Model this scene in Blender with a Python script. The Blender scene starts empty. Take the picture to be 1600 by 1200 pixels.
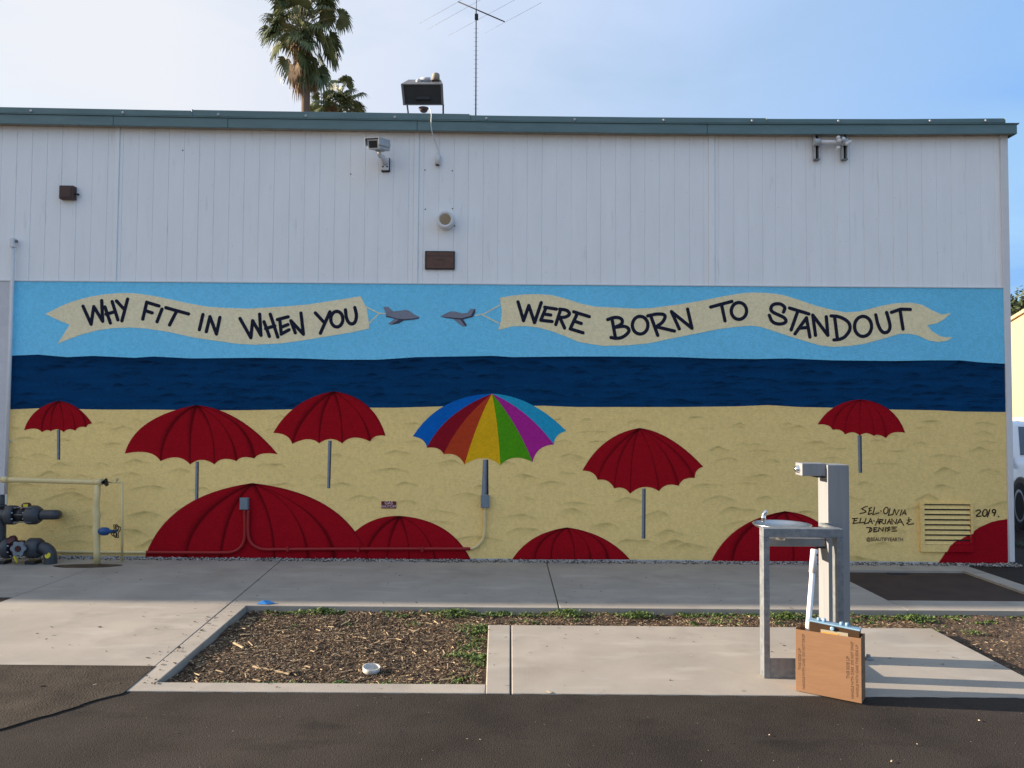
import bpy, bmesh, math, random
import numpy as np
from mathutils import Vector, Matrix
random.seed(7); np.random.seed(7)
R = math.radians
scene = bpy.context.scene
col = scene.collection

# ---------------------------------------------------------------- camera
F_PX, CAM_Z, PITCH, ROLL = 1200.0, 1.5, math.atan(0.037), 0.0072
D = 7.9                                     # distance of the painted wall
_r0 = Vector((1, 0, 0)); _u0 = Vector((0, -math.sin(PITCH), math.cos(PITCH))); _f = Vector((0, math.cos(PITCH), math.sin(PITCH)))
CR = (_r0 * math.cos(ROLL) + _u0 * math.sin(ROLL)); CU = (-_r0 * math.sin(ROLL) + _u0 * math.cos(ROLL))
cam_d = bpy.data.cameras.new('camera'); cam = bpy.data.objects.new('camera', cam_d); col.objects.link(cam)
cam_d.sensor_width = 36; cam_d.lens = 36 * F_PX / 1600; cam_d.clip_start = .05; cam_d.clip_end = 2000
cam.matrix_world = Matrix(((CR.x, CU.x, -_f.x, 0), (CR.y, CU.y, -_f.y, 0), (CR.z, CU.z, -_f.z, CAM_Z), (0, 0, 0, 1)))
scene.camera = cam

# ---------------------------------------------------------------- sky, sun, exposure
SUN_EL, SUN_AZ = R(14.5), R(5.6)            # azimuth: degrees behind the wall's plane, from the left
sun_vec = Vector((-math.cos(SUN_EL) * math.cos(SUN_AZ), math.cos(SUN_EL) * math.sin(SUN_AZ), math.sin(SUN_EL)))
SUN_STR, SKY_STR, EXPO = 3.5, 0.07, 1.95
w = bpy.data.worlds.new('World'); scene.world = w; w.use_nodes = True
nt = w.node_tree; nt.nodes.clear()
def N(t, tree=None, **k):
    n = (tree or nt).nodes.new(t)
    for a, b in k.items(): setattr(n, a, b)
    return n
sky = N('ShaderNodeTexSky', sky_type='NISHITA', sun_disc=False, sun_elevation=SUN_EL, sun_rotation=math.atan2(sun_vec.x, sun_vec.y) % (2 * math.pi))
sky.altitude = 0; sky.air_density = 1.3; sky.dust_density = .6; sky.ozone_density = 1.5
tc = N('ShaderNodeTexCoord')
mp = N('ShaderNodeMapping'); mp.inputs['Scale'].default_value = (1.2, 1.2, 3.2); mp.inputs['Rotation'].default_value = (.15, -.25, .3)
ns = N('ShaderNodeTexNoise'); ns.inputs['Scale'].default_value = 2.2; ns.inputs['Detail'].default_value = 6; ns.inputs['Roughness'].default_value = .5; ns.inputs['Distortion'].default_value = .5
rp = N('ShaderNodeValToRGB'); rp.color_ramp.elements[0].position = .36; rp.color_ramp.elements[1].position = .72
rp.color_ramp.elements[0].color = (.0, .0, .0, 1); rp.color_ramp.elements[1].color = (.6, .6, .6, 1)
# thin high cloud is brighter and thicker towards the sun
dt = N('ShaderNodeVectorMath', operation='DOT_PRODUCT'); dt.inputs[1].default_value = sun_vec
mr = N('ShaderNodeMapRange'); mr.inputs['From Min'].default_value = -.15; mr.inputs['From Max'].default_value = .75; mr.inputs['To Min'].default_value = .5; mr.inputs['To Max'].default_value = .80
mr2 = N('ShaderNodeMapRange'); mr2.inputs['From Min'].default_value = -.42; mr2.inputs['From Max'].default_value = .55; mr2.inputs['To Min'].default_value = 0; mr2.inputs['To Max'].default_value = 1
mx = N('ShaderNodeMix', data_type='RGBA'); ad = N('ShaderNodeMath', operation='ADD', use_clamp=True)
cl = N('ShaderNodeMix', data_type='RGBA'); cl.inputs[6].default_value = (.90, 1.85, 3.5, 1); cl.inputs[7].default_value = (3.2, 3.28, 3.5, 1)
bg = N('ShaderNodeBackground'); bg.inputs['Strength'].default_value = SKY_STR
wo = N('ShaderNodeOutputWorld'); L = nt.links.new
L(tc.outputs['Generated'], mp.inputs['Vector']); L(mp.outputs[0], ns.inputs['Vector']); L(ns.outputs['Fac'], rp.inputs['Fac'])
L(tc.outputs['Generated'], dt.inputs[0]); L(dt.outputs['Value'], mr.inputs['Value']); L(dt.outputs['Value'], mr2.inputs['Value'])
L(rp.outputs['Color'], ad.inputs[0]); L(mr.outputs[0], ad.inputs[1]); L(ad.outputs[0], mx.inputs['Factor'])
L(mr2.outputs[0], cl.inputs['Factor']); L(sky.outputs['Color'], mx.inputs[6]); L(cl.outputs[2], mx.inputs[7]); L(mx.outputs[2], bg.inputs['Color']); L(bg.outputs[0], wo.inputs['Surface'])
sl = bpy.data.lights.new('sun', 'SUN'); sl.energy = SUN_STR; sl.angle = R(.53); sl.color = (1, .84, .66)
so = bpy.data.objects.new('sun', sl); col.objects.link(so); so.rotation_euler = (-sun_vec).to_track_quat('-Z', 'Y').to_euler(); so.location = (-20, 5, 12)
scene.view_settings.view_transform = 'Standard'; scene.view_settings.look = 'None'; scene.view_settings.exposure = EXPO
scene.view_settings.gamma = 1; scene.view_settings.use_curve_mapping = False

# ---------------------------------------------------------------- rays
def ray(px, py):
    a = (px - 800) / F_PX; b = (600 - py) / F_PX
    return _f + CR * a + CU * b
def W(px, py, y=D):                         # photo pixel -> point on the vertical plane y
    d = ray(px, py); t = y / d.y
    return Vector((d.x * t, y, CAM_Z + d.z * t))
def G(px, py, z=0.0):                       # photo pixel -> point on the ground
    d = ray(px, py); t = (z - CAM_Z) / d.z
    return Vector((d.x * t, d.y * t, z))
def Wn(px, py, y=D):
    px = np.asarray(px, float); py = np.asarray(py, float)
    a = (px - 800) / F_PX; b = (600 - py) / F_PX
    dx = _f.x + CR.x * a + CU.x * b; dy = _f.y + CR.y * a + CU.y * b; dz = _f.z + CR.z * a + CU.z * b
    t = D / dy
    return np.stack([dx * t, np.full_like(dx, y), CAM_Z + dz * t], -1)
def lin(r, g, b):
    f = lambda c: c / 12.92 if c <= .04045 else ((c + .055) / 1.055) ** 2.4
    return (f(r / 255), f(g / 255), f(b / 255))

# ---------------------------------------------------------------- materials
def material(name, c, rough=.7, metal=0.0, var=.12, vscale=6, detail=5, bump=0.0, bscale=80, bdist=.01, c2=None, vcol=False, spec=.4, stretch=(1, 1, 1), coat=0, trans=0, subsurf=False, alpha=None, emit=None):
    m = bpy.data.materials.new(name); m.use_nodes = True; t = m.node_tree; b = t.nodes['Principled BSDF']
    k = t.links.new; tc = t.nodes.new('ShaderNodeTexCoord'); mp = t.nodes.new('ShaderNodeMapping'); mp.inputs['Scale'].default_value = stretch
    ge = t.nodes.new('ShaderNodeNewGeometry'); k(ge.outputs['Position'], mp.inputs['Vector'])
    n = t.nodes.new('ShaderNodeTexNoise'); n.inputs['Scale'].default_value = vscale; n.inputs['Detail'].default_value = detail; n.inputs['Roughness'].default_value = .62
    k(mp.outputs[0], n.inputs['Vector'])
    mx = t.nodes.new('ShaderNodeMix'); mx.data_type = 'RGBA'
    rr = t.nodes.new('ShaderNodeMapRange'); rr.inputs['From Min'].default_value = .32; rr.inputs['From Max'].default_value = .68; k(n.outputs['Fac'], rr.inputs['Value'])
    if vcol:
        at = t.nodes.new('ShaderNodeVertexColor'); at.layer_name = 'Col'
        lo = t.nodes.new('ShaderNodeVectorMath'); lo.operation = 'SCALE'; lo.inputs['Scale'].default_value = 1 - var
        hi = t.nodes.new('ShaderNodeVectorMath'); hi.operation = 'SCALE'; hi.inputs['Scale'].default_value = 1 + var
        k(at.outputs['Color'], lo.inputs[0]); k(at.outputs['Color'], hi.inputs[0]); k(lo.outputs[0], mx.inputs[6]); k(hi.outputs[0], mx.inputs[7])
    else:
        a = c2 if c2 else tuple(x * (1 - var) for x in c); h = c if c2 else tuple(min(1, x * (1 + var)) for x in c)
        mx.inputs[6].default_value = (*a, 1); mx.inputs[7].default_value = (*h, 1)
    k(rr.outputs[0], mx.inputs['Factor']); k(mx.outputs[2], b.inputs['Base Color'])
    b.inputs['Roughness'].default_value = rough; b.inputs['Metallic'].default_value = metal; b.inputs['Specular IOR Level'].default_value = spec
    if coat: b.inputs['Coat Weight'].default_value = coat; b.inputs['Coat Roughness'].default_value = .05
    if trans: b.inputs['Transmission Weight'].default_value = trans
    if bump:
        n2 = t.nodes.new('ShaderNodeTexNoise'); n2.inputs['Scale'].default_value = bscale; n2.inputs['Detail'].default_value = 4
        k(mp.outputs[0], n2.inputs['Vector'])
        bp = t.nodes.new('ShaderNodeBump'); bp.inputs['Strength'].default_value = bump; bp.inputs['Distance'].default_value = bdist
        k(n2.outputs['Fac'], bp.inputs['Height']); k(bp.outputs[0], b.inputs['Normal'])
    m['_mix'] = mx.name
    return m
def add_spots(m, c, scale, lo, hi, amt=1.0, stretch=(1, 1, 1), detail=2):
    """blend stains or specks of another colour over a material"""
    t = m.node_tree; k = t.links.new; b = t.nodes['Principled BSDF']
    src = b.inputs['Base Color'].links[0].from_socket
    ge = t.nodes.new('ShaderNodeNewGeometry'); mp = t.nodes.new('ShaderNodeMapping'); mp.inputs['Scale'].default_value = stretch; mp.inputs['Location'].default_value = (scale * .37, 3.1, 7.7)
    n = t.nodes.new('ShaderNodeTexNoise'); n.inputs['Scale'].default_value = scale; n.inputs['Detail'].default_value = detail
    rr = t.nodes.new('ShaderNodeMapRange'); rr.inputs['From Min'].default_value = lo; rr.inputs['From Max'].default_value = hi; rr.inputs['To Max'].default_value = amt
    mx = t.nodes.new('ShaderNodeMix'); mx.data_type = 'RGBA'; mx.inputs[7].default_value = (*c, 1)
    k(ge.outputs['Position'], mp.inputs['Vector']); k(mp.outputs[0], n.inputs['Vector']); k(n.outputs['Fac'], rr.inputs['Value']); k(rr.outputs[0], mx.inputs['Factor'])
    k(src, mx.inputs[6]); k(mx.outputs[2], b.inputs['Base Color'])
    return m
M = {}
M['concrete'] = material('concrete', (.385, .345, .295), .9, var=.10, vscale=1.6, detail=9, bump=.25, bscale=120, bdist=.004, c2=(.30, .272, .238), spec=.2)
add_spots(M['concrete'], (.22, .20, .175), 3.3, .56, .80, .55, detail=8); add_spots(M['concrete'], (.46, .43, .38), 2.1, .55, .75, .5, (1, 3, 1), 8)
add_spots(M['concrete'], (.16, .14, .12), 190, .68, .74, .6); add_spots(M['concrete'], (.12, .105, .09), 15, .735, .76, .55); add_spots(M['concrete'], (.24, .20, .155), 1.3, .60, .74, .5, (1, .6, 1), 9)
M['asphalt'] = material('asphalt', (.044, .036, .030), .95, var=.2, vscale=2.2, detail=10, bump=.7, bscale=170, bdist=.006, c2=(.028, .023, .020), spec=.12)
add_spots(M['asphalt'], (.075, .060, .050), .8, .45, .72, .55, detail=9); add_spots(M['asphalt'], (.016, .014, .013), 1.7, .60, .72, .6, (1, 2.2, 1), 8); add_spots(M['asphalt'], (.12, .11, .10), 210, .66, .72, .5); add_spots(M['asphalt'], (.02, .018, .017), 6, .6, .75, .5, detail=8)
M['old_asphalt'] = material('old_asphalt', (.070, .057, .045), .95, var=.2, vscale=5, detail=10, bump=.9, bscale=110, bdist=.009, c2=(.038, .031, .025), spec=.1)
add_spots(M['old_asphalt'], (.10, .08, .062), 2.0, .5, .75, .5, detail=8); add_spots(M['old_asphalt'], (.03, .026, .022), 9, .6, .75, .6, detail=8)
M['brown_patch'] = material('brown_patch', (.078, .056, .046), .95, spec=.1, vscale=4, bump=.4, bscale=150, bdist=.004, c2=(.055, .041, .035))
M['soil'] = material('soil', (.11, .072, .045), 1, vscale=9, detail=9, bump=1, bscale=50, bdist=.03, c2=(.05, .034, .022))
M['ground'] = material('ground', (.30, .26, .20), 1, vscale=.4, detail=9, bump=.6, bscale=20, bdist=.03, c2=(.22, .19, .145))  # kept pale so the unseen ground behind the camera bounces light onto the wall
M['paint'] = material('mural_paint', (1, 1, 1), .85, vcol=True, var=.085, vscale=34, detail=8, bump=.95, bscale=70, bdist=.011, spec=.08)
M['siding'] = material('white_siding', (.85, .86, .87), .6, var=.03, vscale=2.0, detail=8, bump=.06, bscale=40, bdist=.004, c2=(.80, .81, .82), stretch=(3, 1, .6))
add_spots(M['siding'], (.40, .39, .37), 3, .62, .85, .45, (5, 1, .7), 8); add_spots(M['siding'], (.25, .22, .2), 60, .735, .78, .5)
M['white'] = material('white_paint', (.66, .66, .67), .5, var=.04, vscale=9, bump=.05)
M['plaster'] = material('white_plaster', (.60, .60, .63), .75, var=.05, vscale=5, bump=.5, bscale=70, bdist=.01)
M['teal'] = material('teal_metal', (.125, .205, .215), .5, var=.08, vscale=2.5, detail=8, bump=.05, bscale=12, stretch=(1, 1, 4), c2=(.095, .165, .175))
add_spots(M['teal'], (.20, .25, .25), 7, .6, .8, .5, (1, 1, 3), 8)
M['soffit'] = material('beige_soffit', (.30, .26, .21), .8, vscale=8)
M['dark'] = material('dark_gap', (.03, .03, .032), .8)
M['black'] = material('black_plastic', (.012, .012, .013), .4)
M['brown'] = material('brown_metal', (.060, .030, .028), .5, vscale=30)
M['bronze'] = material('bronze_plaque', (.115, .06, .042), .5, metal=.2, vscale=18, bump=.2, bscale=100)
M['cream'] = material('cream_pipe_paint', (.70, .56, .28), .45, var=.05, vscale=12, bump=.1)
add_spots(M['cream'], (.42, .32, .15), 9, .6, .8, .5, detail=8)
M['redpipe'] = material('red_pipe_paint', (.30, .010, .012), .5, var=.06, vscale=14)
M['pvc'] = material('grey_pvc', (.048, .053, .062), .42, vscale=10)
M['pvcdark'] = material('charcoal_pvc', (.014, .016, .02), .4, vscale=10)
M['greybox'] = material('grey_box', (.17, .215, .25), .5, vscale=20)
M['galv'] = material('galvanised_steel', (.27, .285, .295), .5, metal=.45, var=.12, vscale=26, detail=6, c2=(.16, .175, .19), bump=.05, bscale=60)
M['steel'] = material('brushed_steel', (.60, .60, .59), .30, metal=1.0, var=.05, vscale=6, stretch=(1, 1, .2))
M['post'] = material('satin_steel', (.285, .29, .295), .55, metal=.3, var=.06, vscale=4, stretch=(8, 8, .6), c2=(.24, .25, .26))
M['chrome'] = material('chrome', (.75, .75, .75), .12, metal=1.0, var=.02)
M['card'] = material('brown_cardboard', (.235, .125, .064), .85, var=.05, vscale=5, detail=8, bump=.12, bscale=18, stretch=(1, 1, 6), c2=(.205, .108, .054))
M['cardin'] = material('cardboard_inside', (.22, .115, .055), .9)
M['ink'] = material('ink', (.10, .052, .028), .8)
M['pvcwhite'] = material('white_pvc', (.76, .74, .74), .4, var=.03)
M['tray'] = material('dark_tray', (.055, .032, .018), .3, vscale=10)
M['blue_rim'] = material('pale_blue_plastic', (.22, .36, .48), .3, vscale=10)
M['amber'] = material('amber_label', (.50, .27, .05), .5, vscale=30)
M['lblwhite'] = material('pale_label', (.32, .28, .20), .6)
M['bluevalve'] = material('blue_valve_paint', (.012, .07, .22), .35)
M['redplastic'] = material('red_plastic', (.055, .010, .014), .35)
M['yellow'] = material('yellow_paint', (.62, .52, .03), .6)
M['tan'] = material('tan_grille', (.42, .30, .17), .7, vscale=60, bump=.5, bscale=200)
M['lightgrey'] = material('light_grey_metal', (.42, .44, .46), .45, vscale=12)
M['midgrey'] = material('weathered_grey_metal', (.16, .16, .165), .5, vscale=12)
M['lampglass'] = material('dark_lamp_glass', (.035, .04, .045), .25, vscale=8)
M['glass'] = material('dark_glass', (.015, .02, .03), .04, spec=.8)
M['carwhite'] = material('white_car_paint', (.72, .73, .75), .3, var=.01, coat=1)
M['rubber'] = material('tyre_rubber', (.018, .018, .018), .85)
M['creamwall'] = material('cream_wall', (.46, .335, .20), .8, var=.04, vscale=1, bump=.1)
M['palewall'] = material('pale_wall_base', (.46, .42, .37), .8, var=.04, vscale=1)
M['palmleaf'] = material('palm_leaf', (.165, .185, .075), .5, var=.3, vscale=3, c2=(.055, .078, .028), spec=.5)
M['palmdry'] = material('dry_palm_leaf', (.32, .22, .13), .8, var=.2, vscale=6, c2=(.19, .12, .07))
M['petiole'] = material('palm_stalk', (.22, .20, .10), .6, vscale=9)
M['trunk'] = material('palm_trunk', (.15, .105, .075), .95, vscale=5, bump=.8, bscale=10, bdist=.05, stretch=(1, 1, 5))
M['foliage'] = material('tree_foliage', (.060, .085, .028), .7, var=.3, vscale=2, c2=(.028, .042, .016))
M['bark'] = material('bark', (.10, .075, .05), .95, vscale=6, bump=.7, bscale=12, bdist=.04)
M['weed'] = material('weed_leaf', (.135, .185, .045), .6, var=.3, vscale=20, c2=(.045, .085, .018))
M['chip_dark'] = material('dark_mulch', (.12, .072, .042), .95, vscale=40, c2=(.045, .028, .018))
M['chip_mid'] = material('brown_mulch', (.30, .22, .14), .95, vscale=40, c2=(.14, .10, .065))
M['chip_light'] = material('pale_wood_chips', (.58, .44, .27), .9, vscale=40, c2=(.36, .26, .15))
M['pebble_w'] = material('pale_gravel', (.55, .53, .50), .8, vscale=30, c2=(.30, .28, .26))
M['pebble_d'] = material('dark_gravel', (.12, .11, .10), .8, vscale=30, c2=(.05, .045, .04))
M['litter'] = material('leaf_litter', (.09, .062, .045), .9, vscale=30, c2=(.03, .023, .018))
M['litter_pale'] = material('pale_litter', (.55, .46, .33), .9, vscale=30)
M['lid'] = material('grimy_white_lid', (.52, .51, .48), .6, var=.15, vscale=40)
M['bluescrap'] = material('blue_plastic_scrap', (.03, .22, .55), .45)
M['signred'] = material('sign_red', (.13, .008, .012), .5)
M['signtext'] = material('sign_text', (.62, .45, .45), .6)

# ---------------------------------------------------------------- mesh builder
ORG = {}
class MB:
    def __init__(s): s.v = []; s.f = []; s.sm = []
    def add(s, vs, fs, smooth=False):
        o = len(s.v); s.v += [tuple(p) for p in vs]; s.f += [tuple(i + o for i in f) for f in fs]; s.sm += [smooth] * len(fs); return s
    def box(s, x0, x1, y0, y1, z0, z1):
        return s.add([(x0, y0, z0), (x1, y0, z0), (x1, y1, z0), (x0, y1, z0), (x0, y0, z1), (x1, y0, z1), (x1, y1, z1), (x0, y1, z1)],
                     [(0, 3, 2, 1), (4, 5, 6, 7), (0, 1, 5, 4), (1, 2, 6, 5), (2, 3, 7, 6), (3, 0, 4, 7)])
    def hexa(s, b, t):                      # bottom 4 and top 4 corners, counter-clockwise from above
        return s.add(list(b) + list(t), [(0, 3, 2, 1), (4, 5, 6, 7), (0, 1, 5, 4), (1, 2, 6, 5), (2, 3, 7, 6), (3, 0, 4, 7)])
    def obox(s, c, ax, ay, az):             # centre and three half-axis vectors
        c = Vector(c); ax, ay, az = Vector(ax), Vector(ay), Vector(az)
        return s.hexa([c - ax - ay - az, c + ax - ay - az, c + ax + ay - az, c - ax + ay - az], [c - ax - ay + az, c + ax - ay + az, c + ax + ay + az, c - ax + ay + az])
    def prism(s, poly, z0, z1):
        n = len(poly); vs = [(p[0], p[1], z0) for p in poly] + [(p[0], p[1], z1) for p in poly]
        return s.add(vs, [tuple(range(n - 1, -1, -1)), tuple(range(n, 2 * n))] + [(i, (i + 1) % n, n + (i + 1) % n, n + i) for i in range(n)])
    def tube(s, pts, r, n=12, cap=True):
        pts = [Vector(p) for p in pts]; rs = r if isinstance(r, (list, tuple)) else [r] * len(pts)
        vs = []; prev = None
        for i, p in enumerate(pts):
            t = (pts[min(i + 1, len(pts) - 1)] - pts[max(i - 1, 0)]).normalized()
            if prev is None:
                a = Vector((0, 0, 1)) if abs(t.z) < .9 else Vector((1, 0, 0)); u = t.cross(a).normalized()
            else: u = (prev - t * prev.dot(t)).normalized()
            prev = u; vv = t.cross(u)
            for k in range(n):
                an = 2 * math.pi * k / n; vs.append(p + (u * math.cos(an) + vv * math.sin(an)) * rs[i])
        m = len(pts); fs = [(i * n + k, i * n + (k + 1) % n, (i + 1) * n + (k + 1) % n, (i + 1) * n + k) for i in range(m - 1) for k in range(n)]
        o = len(s.v); s.add(vs, fs, True)
        if cap:
            s.f += [tuple(o + k for k in range(n - 1, -1, -1)), tuple(o + (m - 1) * n + k for k in range(n))]; s.sm += [False, False]
        return s
    def lathe(s, c, axis, prof, n=24, cap=True):   # prof: list of (distance along the axis, radius)
        c = Vector(c); t = Vector(axis).normalized(); a = Vector((0, 0, 1)) if abs(t.z) < .9 else Vector((1, 0, 0)); u = t.cross(a).normalized(); vv = t.cross(u)
        vs = [c + t * h + (u * math.cos(2 * math.pi * k / n) + vv * math.sin(2 * math.pi * k / n)) * r for h, r in prof for k in range(n)]
        m = len(prof); fs = [(i * n + k, i * n + (k + 1) % n, (i + 1) * n + (k + 1) % n, (i + 1) * n + k) for i in range(m - 1) for k in range(n)]
        o = len(s.v); s.add(vs, fs, True)
        if cap: s.f += [tuple(o + k for k in range(n - 1, -1, -1)), tuple(o + (m - 1) * n + k for k in range(n))]; s.sm += [False, False]
        return s
    def build(s, name, m, parent=None, bevel=0, colors=None, loc=None):
        off = Vector(ORG.get(parent.name, (0, 0, 0))) if parent else Vector(loc or (0, 0, 0))
        me = bpy.data.meshes.new(name); vs = np.array(s.v, float) - np.array(off)
        me.from_pydata(vs.tolist(), [], s.f); me.materials.append(M[m] if isinstance(m, str) else m)
        me.polygons.foreach_set('use_smooth', s.sm)
        if colors is not None:
            ca = me.color_attributes.new('Col', 'FLOAT_COLOR', 'POINT'); c = np.ones((len(vs), 4), np.float32); c[:, :3] = colors; ca.data.foreach_set('color', c.ravel())
        me.update()
        o = bpy.data.objects.new(name, me); col.objects.link(o)
        if parent: o.parent = parent; ORG[o.name] = tuple(off)
        else: o.location = off; ORG[o.name] = tuple(off)
        if bevel:
            b = o.modifiers.new('bevel', 'BEVEL'); b.width = bevel; b.segments = 2; b.limit_method = 'ANGLE'; b.angle_limit = R(40)
        return o
def tag(o, label=None, cat=None, group=None, kind=None):
    if label: o['label'] = label
    if cat: o['category'] = cat
    if group: o['group'] = group
    if kind: o['kind'] = kind
    return o
def thing(name, label, cat, loc, group=None, kind=None):
    o = bpy.data.objects.new(name, None); o.empty_display_size = .1; col.objects.link(o); o.location = loc; ORG[o.name] = tuple(loc)
    return tag(o, label, cat, group, kind)
def text_mesh(s, size, f):
    """lettering as flat polygons; f maps (u,v) of the text to a world point"""
    cu = bpy.data.curves.new('txt', 'FONT'); cu.body = s; cu.size = size; cu.align_x = 'CENTER'; cu.align_y = 'CENTER'; cu.resolution_u = 2; cu.offset = size * .022
    o = bpy.data.objects.new('txt', cu); col.objects.link(o)
    dg = bpy.context.evaluated_depsgraph_get(); me = o.evaluated_get(dg).to_mesh()
    vs = [f(v.co.x, v.co.y) for v in me.vertices]; fs = [tuple(p.vertices) for p in me.polygons]
    o.to_mesh_clear(); bpy.data.objects.remove(o); bpy.data.curves.remove(cu)
    return vs, fs

# ================================================================ SETTING
YG = 4.160            # near edge of the concrete
tag(MB().add([(-300, -300, -.10), (300, -300, -.10), (300, 600, -.10), (-300, 600, -.10)], [(0, 1, 2, 3)]).build('ground', 'ground'), kind='structure')
def jag(x0, x1, y, a=.004, n=160):
    return [(x0 + (x1 - x0) * i / n, y + random.uniform(-a, a) + .006 * math.sin(i * .9)) for i in range(n + 1)]
lot = MB(); edge = jag(-6, 9, YG, .005, 500)
lot.prism([(-60, -6), (60, -6), (60, YG)] + edge[::-1] + [(-60, YG)], -.08, -.004)  # asphalt stops early behind the camera, baring pale ground that brightens the wall
tag(lot.build('parking_lot', 'asphalt'), kind='structure')
oa = [(-2.075, 4.555), (-60, 4.60), (-60, 2.2), (-4.2, 2.95), (-3.3, 3.25), (-2.75, 3.46), (-2.42, 3.62), (-2.25, 3.83), (-2.14, 4.02), (-2.045, 4.13)]
oap = []
for i in range(len(oa)):
    a, b = oa[i], oa[(i + 1) % len(oa)]; oap.append(a)
    if 2 < i < 9: oap += [(a[0] + (b[0] - a[0]) * t + random.uniform(-.008, .008), a[1] + (b[1] - a[1]) * t + random.uniform(-.008, .008)) for t in (.2, .4, .6, .8)]
tag(MB().prism(oap, -.002, .003).build('old_asphalt_patch', 'old_asphalt'), kind='structure')
tag(MB().prism([(-60, YG + .001), (-2.05, YG + .001), (-2.075, 4.553), (-60, 4.598)], -.08, -.003).build('asphalt_base', 'asphalt'), kind='structure')
tag(MB().box(4.562, 60, 5.975, 60, -.08, -.012).build('side_driveway', 'asphalt'), kind='structure')
# concrete slabs: each cast slab is its own piece, joints are open grooves
walk = thing('sidewalk', None, None, (0, 7, 0), kind='structure')
g = .004; zb = -.07
def slab(parent, poly, z1=0.0, bev=.006, name='slab', m='concrete'):
    return MB().prism(poly, zb, z1).build(name, m, parent, bevel=bev)
YW = 7.76            # back edge of the walk: gravel strip beyond
YF = 5.975           # front edge of the walk
jx = lambda y: -2.045 + (y - 4.15) * (-.265 / 3.67)    # long joint on the left
slab(walk, [(jx(YF) + g, YF), (.375 - g, YF), (.36 - g, YW), (jx(YW) + g, YW)])
slab(walk, [(.375 + g, YF), (3.062, YF), (3.062, YW), (.36 + g, YW)])
slab(walk, [(3.062 + .001, YF), (4.56, YF), (4.56, 6.285), (3.062 + .001, 6.285)], bev=.002)
slab(walk, [(3.062 + .001, 7.49), (4.56, 7.49), (4.56, YW), (3.062 + .001, YW)], bev=.002)
slab(walk, [(4.385, 6.286), (4.56, 6.286), (4.56, 7.489), (4.385, 7.489)], bev=.002)
dw = thing('driveway', None, None, (-4, 6, 0), kind='structure')
slab(dw, [(-9, 4.60), (jx(4.557) - g, 4.557), (jx(YW) - g, YW), (-3.965, YW), (-3.965, 6.185), (-9, 6.185)][:3] + [(-3.965, YW), (-3.965, 6.19), (-3.965, 5.15), (-9, 5.15)])
slab(dw, [(-34, 6.19), (-3.966, 6.19), (-3.966, YW), (-34, YW)], bev=.001)
tag(MB().box(-9, -3.967, 5.151, 6.189, -.06, -.006).build('asphalt_strip', 'old_asphalt'), kind='structure')
kb = thing('kerb', None, None, (-1.5, 4.2, 0), kind='structure')
slab(kb, [(jx(YG) + g - .01, YG), (-.13, YG + .004), (-.13, 4.300), (-1.945, 4.295), (-2.03, YF - .001), (jx(YF) + g, YF - .001)])
pad = thing('concrete_pad', None, None, (1.4, 4.8, 0), kind='structure')
slab(pad, [(-.129, YG + .004), (.006 - g, YG + .004), (.004 - g, 5.485), (-.155, 5.485)])
slab(pad, [(.006 + g, YG + .004), (2.968, YG), (2.972, 5.478), (.004 + g, 5.485)])
pit = MB().box(3.064, 4.384, 6.287, 7.488, -.06, -.022); tag(pit.build('sunken_patch', 'brown_patch'), kind='structure')
tag(MB().box(3.62, 3.80, 7.40, 7.445, -.0215, -.012).build('drain_slot', 'dark'), 'dark slotted drain grate at the back of the sunken brown patch', 'drain')
# soil beds as an uneven sheet
def bed_height(x, y): return -.046 + .010 * math.sin(x * 5.1 + 1.3 * math.sin(y * 4)) * math.cos(y * 6.3 + x) + .004 * math.sin(x * 17 + y * 11)
bx0, bx1, by0, by1 = -2.05, 9.0, YG + .003, YF
nx, ny = 260, 50; vs = [(bx0 + (bx1 - bx0) * i / nx, by0 + (by1 - by0) * j / ny, bed_height(bx0 + (bx1 - bx0) * i / nx, by0 + (by1 - by0) * j / ny)) for j in range(ny + 1) for i in range(nx + 1)]
fs = [(j * (nx + 1) + i, j * (nx + 1) + i + 1, (j + 1) * (nx + 1) + i + 1, (j + 1) * (nx + 1) + i) for j in range(ny) for i in range(nx)]
tag(MB().add(vs, fs, True).build('mulch_bed', 'soil'), kind='structure')
tag(MB().box(-34, 5.14, YW - .001, 7.93, -.06, -.022).build('gravel_bed', 'soil'), kind='structure')

# ================================================================ BUILDING
bld = thing('building', 'low white building with grooved siding, teal roof edge and a painted beach mural', 'building', (0, 9.5, 0))
xl = W(22, 440).x; xr = W(1568, 450).x; ztop = (W(22, 440).z + W(1568, 450).z) / 2
XC = W(1573.5, 300).x                       # right corner
XL = -34.0
_fp = [W(a, b, 7.80) for a, b in ((0, 192.6), (200, 196.4), (400, 200.1), (650, 203.6), (800, 205.8), (1000, 208.0), (1200, 209.4), (1400, 209.7), (1572, 208.6), (1600, 208.7))]
fz = lambda x: float(np.interp(x, [p.x for p in _fp], [p.z for p in _fp]))      # underside of the eaves; it sags a little
MB().hexa([(XL, 7.925, -.05), (XC - .02, 7.925, -.05), (XC - .02, 15, -.05), (XL, 15, -.05)], [(XL, 7.925, fz(XL) + .05), (XC - .02, 7.925, fz(XC) + .05), (XC - .02, 15, fz(XC) + .05), (XL, 15, fz(XL) + .05)]).build('wall', 'plaster', bld)
MB().hexa([(XL, 7.965, fz(XL) + .051), (XC + .02, 7.965, fz(XC) + .051), (XC + .02, 15.1, fz(XC) + .051), (XL, 15.1, fz(XL) + .051)], [(XL, 7.965, fz(XL) + .10), (XC + .02, 7.965, fz(XC) + .10), (XC + .02, 15.1, fz(XC) + .10), (XL, 15.1, fz(XL) + .10)]).build('roof', 'midgrey', bld)
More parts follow.
